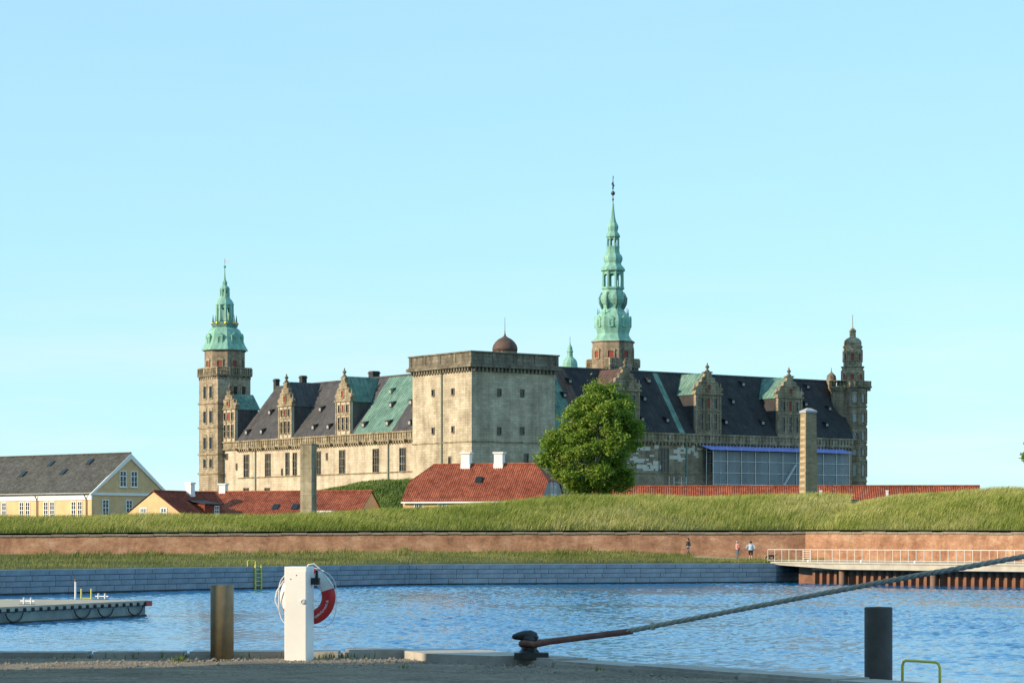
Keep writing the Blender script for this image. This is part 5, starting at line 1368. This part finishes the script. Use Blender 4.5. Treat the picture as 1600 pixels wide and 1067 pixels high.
mb = MB(); mb.lathe(0, 0, [(.055, 0), (.05, .9)], 8); mb.build('shaft', M['white'], r); mb = MB(); mb.lathe(0, 0, [(.065, .9), (.06, 1.0), (.01, 1.06)], 8); mb.build('tip', M['rust'], r)
q1, q2 = on_deck(127, 935), on_deck(142.5, 935); r = empty('ladder_handrail', (q1 + q2) / 2, 0, 'pair of yellow ladder handrail posts on the pontoon', 'ladder')
r.location.z = PZ - .01
for s, qq in ((-1, q1), (1, q2)): mb = MB(); mb.lathe((qq.x - q1.x / 2 - q2.x / 2), 0, [(.04, 0), (.04, .5), (.02, .53)], 8); mb.build('post', M['yellow'], r)
mb = MB(); mb.bar((q1.x / 2 - q2.x / 2, 0, .04), (q2.x / 2 - q1.x / 2, 0, .04), .05, .05); mb.build('rung', M['yellow'], r)

# ------------------------------------------------------------------ unseen sheds added behind the camera to shade the near quay
M['shed'] = ashlar('blocker_brick', (.30, .14, .09), (.22, .10, .07), (.3, .27, .23), .5, .16, (.6, .55, .5), .5, .02, .3)
def shed(name, label, ox, oy, ang, Lx, Wy, H):
    h = house(name, label, ox, oy, ang, Lx, Wy, GZ, GZ + H, GZ + H + Wy * .18, 'shed', 'roof_slate', plain_roof=True, over=.02); h['category'] = 'blocker'
    for x in np.arange(3, Lx - 2, 4.5): house_window(h, float(x), -Wy / 2, 1.4, 0, -1, 1.6, 2.4, 4, 4)
    return h
# sun travel direction along the ground is -SH; the sheds are shaped to leave a gap for one strip of sun
gd = -SH; gn = Vector((-gd.y, gd.x, 0))            # gn points to the far side
farp = Vector((-3.93, 33.65, 0)); nearp = Vector((-6.3, 31.25, 0))
ga = math.atan2(gd.y, gd.x)
W1 = 2.5
c1 = farp + gn * (W1 / 2 + .085) - gd * 35
house('blocker_shed', 'long narrow unseen brick shed added to cast shade on the left coping', c1.x, c1.y, ga, 30, W1, GZ, GZ + 4.4, GZ + 5.0, 'shed', 'roof_slate', plain_roof=True, over=.0)
W2 = 42.0
c2 = nearp - gn * (W2 / 2 + .15) - gd * 42
shed('blocker', 'large brick warehouse unseen behind the viewer, added to shade the near quay', c2.x, c2.y, ga, 30, W2, 11)
# ------------------------------------------------------------------ people and dog
M['skin'] = plain('skin', (.50, .32, .23), .6, .1, 5)
def cloth(name, c): return plain(name, c, .9, .15, 9)
def figure(name, label, loc, rz, verts, edges, zones, cat, root=0, extra=None):
    """verts: name -> (x,y,z,r); zones(f) -> material index by face centre"""
    names = list(verts); me = bpy.data.meshes.new(name + '_sk')
    me.from_pydata([verts[k][:3] for k in names], [(names.index(a), names.index(b)) for a, b in edges], [])
    ob = bpy.data.objects.new('sk', me); COL.objects.link(ob)
    sk = ob.modifiers.new('skin', 'SKIN'); sk.use_smooth_shade = True
    for i, k in enumerate(names):
        d_ = me.skin_vertices[0].data[i]; r_ = verts[k][3]; d_.radius = (r_, r_) if not hasattr(r_, '__len__') else r_; d_.use_root = (i == root)
    ss = ob.modifiers.new('s', 'SUBSURF'); ss.levels = 2; ss.render_levels = 2
    bpy.context.view_layer.update()
    m2 = bpy.data.meshes.new_from_object(ob.evaluated_get(bpy.context.evaluated_depsgraph_get())); bpy.data.objects.remove(ob)
    m2.name = 'body'; m2.materials.clear()
    mats, fn = zones
    for mm_ in mats: m2.materials.append(mm_)
    for pl in m2.polygons: pl.material_index = fn(pl.center); pl.use_smooth = True
    r = empty(name, loc, rz, label, cat)
    o = bpy.data.objects.new('body', m2); COL.objects.link(o); o.parent = r
    return r
def human(h, stride=0.0, akimbo=False, arms='down', lean=0.0, broad=1.0):
    s = h / 1.75; b = broad; V = {}
    def a(k, x, y, z, r_): V[k] = (x * s, y * s, z * s, r_ * s)
    a('pelvis', 0, 0, .95, .145 * b); a('belly', 0, -.02, 1.1, .15 * b); a('chest', 0, -lean * .3, 1.3, .165 * b); a('neckb', 0, -lean * .5, 1.46, .075); a('neck', 0, -lean * .6, 1.53, .055)
    a('head', 0, -lean * .7 - .01, 1.62, .092); a('crown', 0, -lean * .7, 1.70, .075)
    E = [('pelvis', 'belly'), ('belly', 'chest'), ('chest', 'neckb'), ('neckb', 'neck'), ('neck', 'head'), ('head', 'crown')]
    for sd, n_ in ((-1, 'l'), (1, 'r')):
        st = stride * sd
        a('hip' + n_, sd * .095 * b, 0, .88, .1 * b); a('knee' + n_, sd * .1, -st * .5 - .02, .49, .062); a('ankle' + n_, sd * .1, -st * 1.0 + .03, .09, .042); a('toe' + n_, sd * .115, -st * 1.0 - .14, .035, .035)
        E += [('pelvis', 'hip' + n_), ('hip' + n_, 'knee' + n_), ('knee' + n_, 'ankle' + n_), ('ankle' + n_, 'toe' + n_)]
        a('sho' + n_, sd * .19 * b, -lean * .4, 1.42, .06)
        if akimbo: a('elb' + n_, sd * .34 * b, .08, 1.18, .045); a('wri' + n_, sd * .19 * b, -.06, 1.04, .032); a('palm' + n_, sd * .17 * b, -.12, 1.0, .035)
        elif arms == 'front': a('elb' + n_, sd * .24 * b, -.02, 1.16, .045); a('wri' + n_, sd * .12, -.2, 1.06, .032); a('palm' + n_, sd * .08, -.25, 1.02, .033)
        else: a('elb' + n_, sd * .235 * b, st * .3 + .02, 1.14, .045); a('wri' + n_, sd * .24 * b, st * .55 - .06, .92, .032); a('palm' + n_, sd * .235 * b, st * .6 - .09, .85, .033)
        E += [('neckb', 'sho' + n_), ('sho' + n_, 'elb' + n_), ('elb' + n_, 'wri' + n_), ('wri' + n_, 'palm' + n_)]
        p0 = V['palm' + n_]
        for i, ln_ in enumerate((.075, .085, .08, .065)):
            V['f%d%s' % (i, n_)] = (p0[0] + (i - 1.5) * .019 * s, p0[1] - .012 * s, p0[2] - ln_ * s, .0085 * s); E.append(('palm' + n_, 'f%d%s' % (i, n_)))
        V['th' + n_] = (p0[0] - sd * .02 * s, p0[1] - .055 * s, p0[2] - .03 * s, .0095 * s); E.append(('palm' + n_, 'th' + n_))
    return V, E
def feet_on(px, py, Y): q = P(px, py, Y); return q
def head_bits(r, h, hair, long=False, back=.02, lean=0.0):
    s = h / 1.75; mb = MB(); z = 1.665 * s; y = (-lean * .7 + .02) * s
    for i in range(8): pass
    pr_ = [(.02, .125), (.06, .115), (.092, .08), (.105, .03), (.1, -.03), (.085, -.075)]
    mb.lathe(0, y, [(a * s, z + b_ * s) for a, b_ in reversed(pr_)], 14)
    if long: mb.tube([(0, y + .05 * s, z), (0, y + .085 * s, z - .16 * s), (0, y + .09 * s, z - .32 * s)], [.085 * s, .08 * s, .035 * s], 10)
    mb.build('hair', hair, r, True)
    mb = MB(); mb.tube([(0, y - .11 * s, z - .0 * s), (0, y - .135 * s, z - .045 * s)], [.012 * s, .018 * s], 6); mb.build('nose', M['skin'], r, True)
    for sd in (-1, 1): mb = MB(); mb.lathe(sd * .035 * s, y - .105 * s, [(.004, z - .005), (.012 * s, z + .005), (.004, z + .016)], 6); mb.build('eye', M['iron'], r)
    mb = MB(); mb.box(-.025 * s, .025 * s, y - .115 * s, y - .1 * s, z - .085 * s, z - .075 * s); mb.build('mouth', M['redwood'], r)
hair_d, hair_g, hair_b = cloth('dark_hair', (.03, .022, .018)), cloth('grey_hair', (.35, .32, .29)), cloth('brown_hair', (.09, .045, .028))
blk, shirtp, jeans, shirtb, shorts, shoe, wht = cloth('black_jacket', (.035, .035, .035)), cloth('pink_shirt', (.62, .27, .23)), cloth('blue_jeans', (.10, .15, .2)), cloth('light_blue_shirt', (.40, .56, .70)), cloth('black_shorts', (.018, .018, .02)), cloth('pale_shoes', (.55, .52, .48)), cloth('white_top', (.6, .6, .58))
def zone(h, top, bot, shoem, sleeve_z, leg_z, belt=None, mats=None):
    s = h / 1.75
    def fn(c):
        z = c.z / s; x = abs(c.x) / s
        if z > 1.485: return 0
        if z < .1: return 3
        if x > .2 and z < sleeve_z: return 0
        if x > .14 and z < sleeve_z and z < 1.12 and c.y / s < -.1: return 0
        if z > .97: return 1
        if belt and .93 < z <= .97: return 4
        if z > leg_z: return 2
        return 0
    return fn
# woman walking left of the path
q = P(1075.5, 868, 230.5); gz = strip(1075, (230.5 - QY(1075) - .35) / (ip(1075, YW) + .2 - QY(1075) - .35))[2]
h = 1.68; V, E = human(h, .22, lean=.06)
r = figure('person', 'person in black jacket walking on the grass beside the brick wall', (q.x, 230.5, gz - .01), R(-60), V, E, ([M['skin'], blk, blk, shoe, wht], zone(h, 1, 2, 3, .95, .05, True)), 'person')
head_bits(r, h, hair_b, True, lean=.06)
h = 1.72; q = P(1152, 873, 226.5); gz = strip(1152, (226.5 - QY(1152) - .35) / (ip(1152, YW) + .2 - QY(1152) - .35))[2]
V, E = human(h, .04, arms='front', broad=1.05)
r = figure('person', 'person in pink shirt and blue jeans standing on the path', (q.x, 226.5, gz - .01), R(115), V, E, ([M['skin'], shirtp, jeans, shoe, blk], zone(h, 1, 2, 3, .9, .05, True)), 'person')
head_bits(r, h, hair_g)
h = 1.74; q = P(1173, 872, 226.0); gz = strip(1173, (226.0 - QY(1173) - .35) / (ip(1173, YW) + .2 - QY(1173) - .35))[2]
V, E = human(h, .03, akimbo=True, broad=1.25)
r = figure('person', 'person in light blue shirt and black shorts at the railing end', (q.x, 226.0, gz - .01), R(170), V, E, ([M['skin'], shirtb, shorts, shoe, shorts], zone(h, 1, 2, 3, 1.06, .5, True)), 'person')
head_bits(r, h, hair_d)
# dog, nose down, walking towards the left
dv = {'hip': (.30, 0, .48, .095), 'loin': (.12, 0, .5, .09), 'chest': (-.12, 0, .47, .13), 'neck': (-.3, 0, .47, .075), 'head': (-.44, 0, .36, .075), 'muz': (-.56, 0, .26, .042), 'nose': (-.62, 0, .21, .03), 'tail1': (.42, 0, .55, .03), 'tail2': (.58, 0, .66, .022)}
de = [('hip', 'loin'), ('loin', 'chest'), ('chest', 'neck'), ('neck', 'head'), ('head', 'muz'), ('muz', 'nose'), ('hip', 'tail1'), ('tail1', 'tail2')]
for s, n_ in ((-1, 'l'), (1, 'r')):
    f_ = .06 * s
    dv.update({'sh' + n_: (-.16, s * .075, .4, .05), 'el' + n_: (-.13 + f_, s * .08, .25, .036), 'wr' + n_: (-.16 + f_ * 1.6, s * .08, .1, .024), 'fp' + n_: (-.21 + f_ * 1.6, s * .08, .025, .026),
               'th' + n_: (.3, s * .075, .38, .065), 'st' + n_: (.2 - f_, s * .08, .28, .042), 'hk' + n_: (.36 - f_ * 1.6, s * .08, .16, .024), 'hp' + n_: (.32 - f_ * 1.8, s * .08, .025, .027), 'ear' + n_: (-.41, s * .075, .42, .022)})
    de += [('chest', 'sh' + n_), ('sh' + n_, 'el' + n_), ('el' + n_, 'wr' + n_), ('wr' + n_, 'fp' + n_), ('hip', 'th' + n_), ('th' + n_, 'st' + n_), ('st' + n_, 'hk' + n_), ('hk' + n_, 'hp' + n_), ('head', 'ear' + n_)]
q = P(1205, 876, 224.3)
figure('dog', 'black and white dog sniffing the ground by the railing', (q.x, 224.3, DZ + .0), R(5), dv, de, ([blk, wht], lambda c: 1 if (c.z < .1 or c.x < -.57) else 0), 'dog', 2)
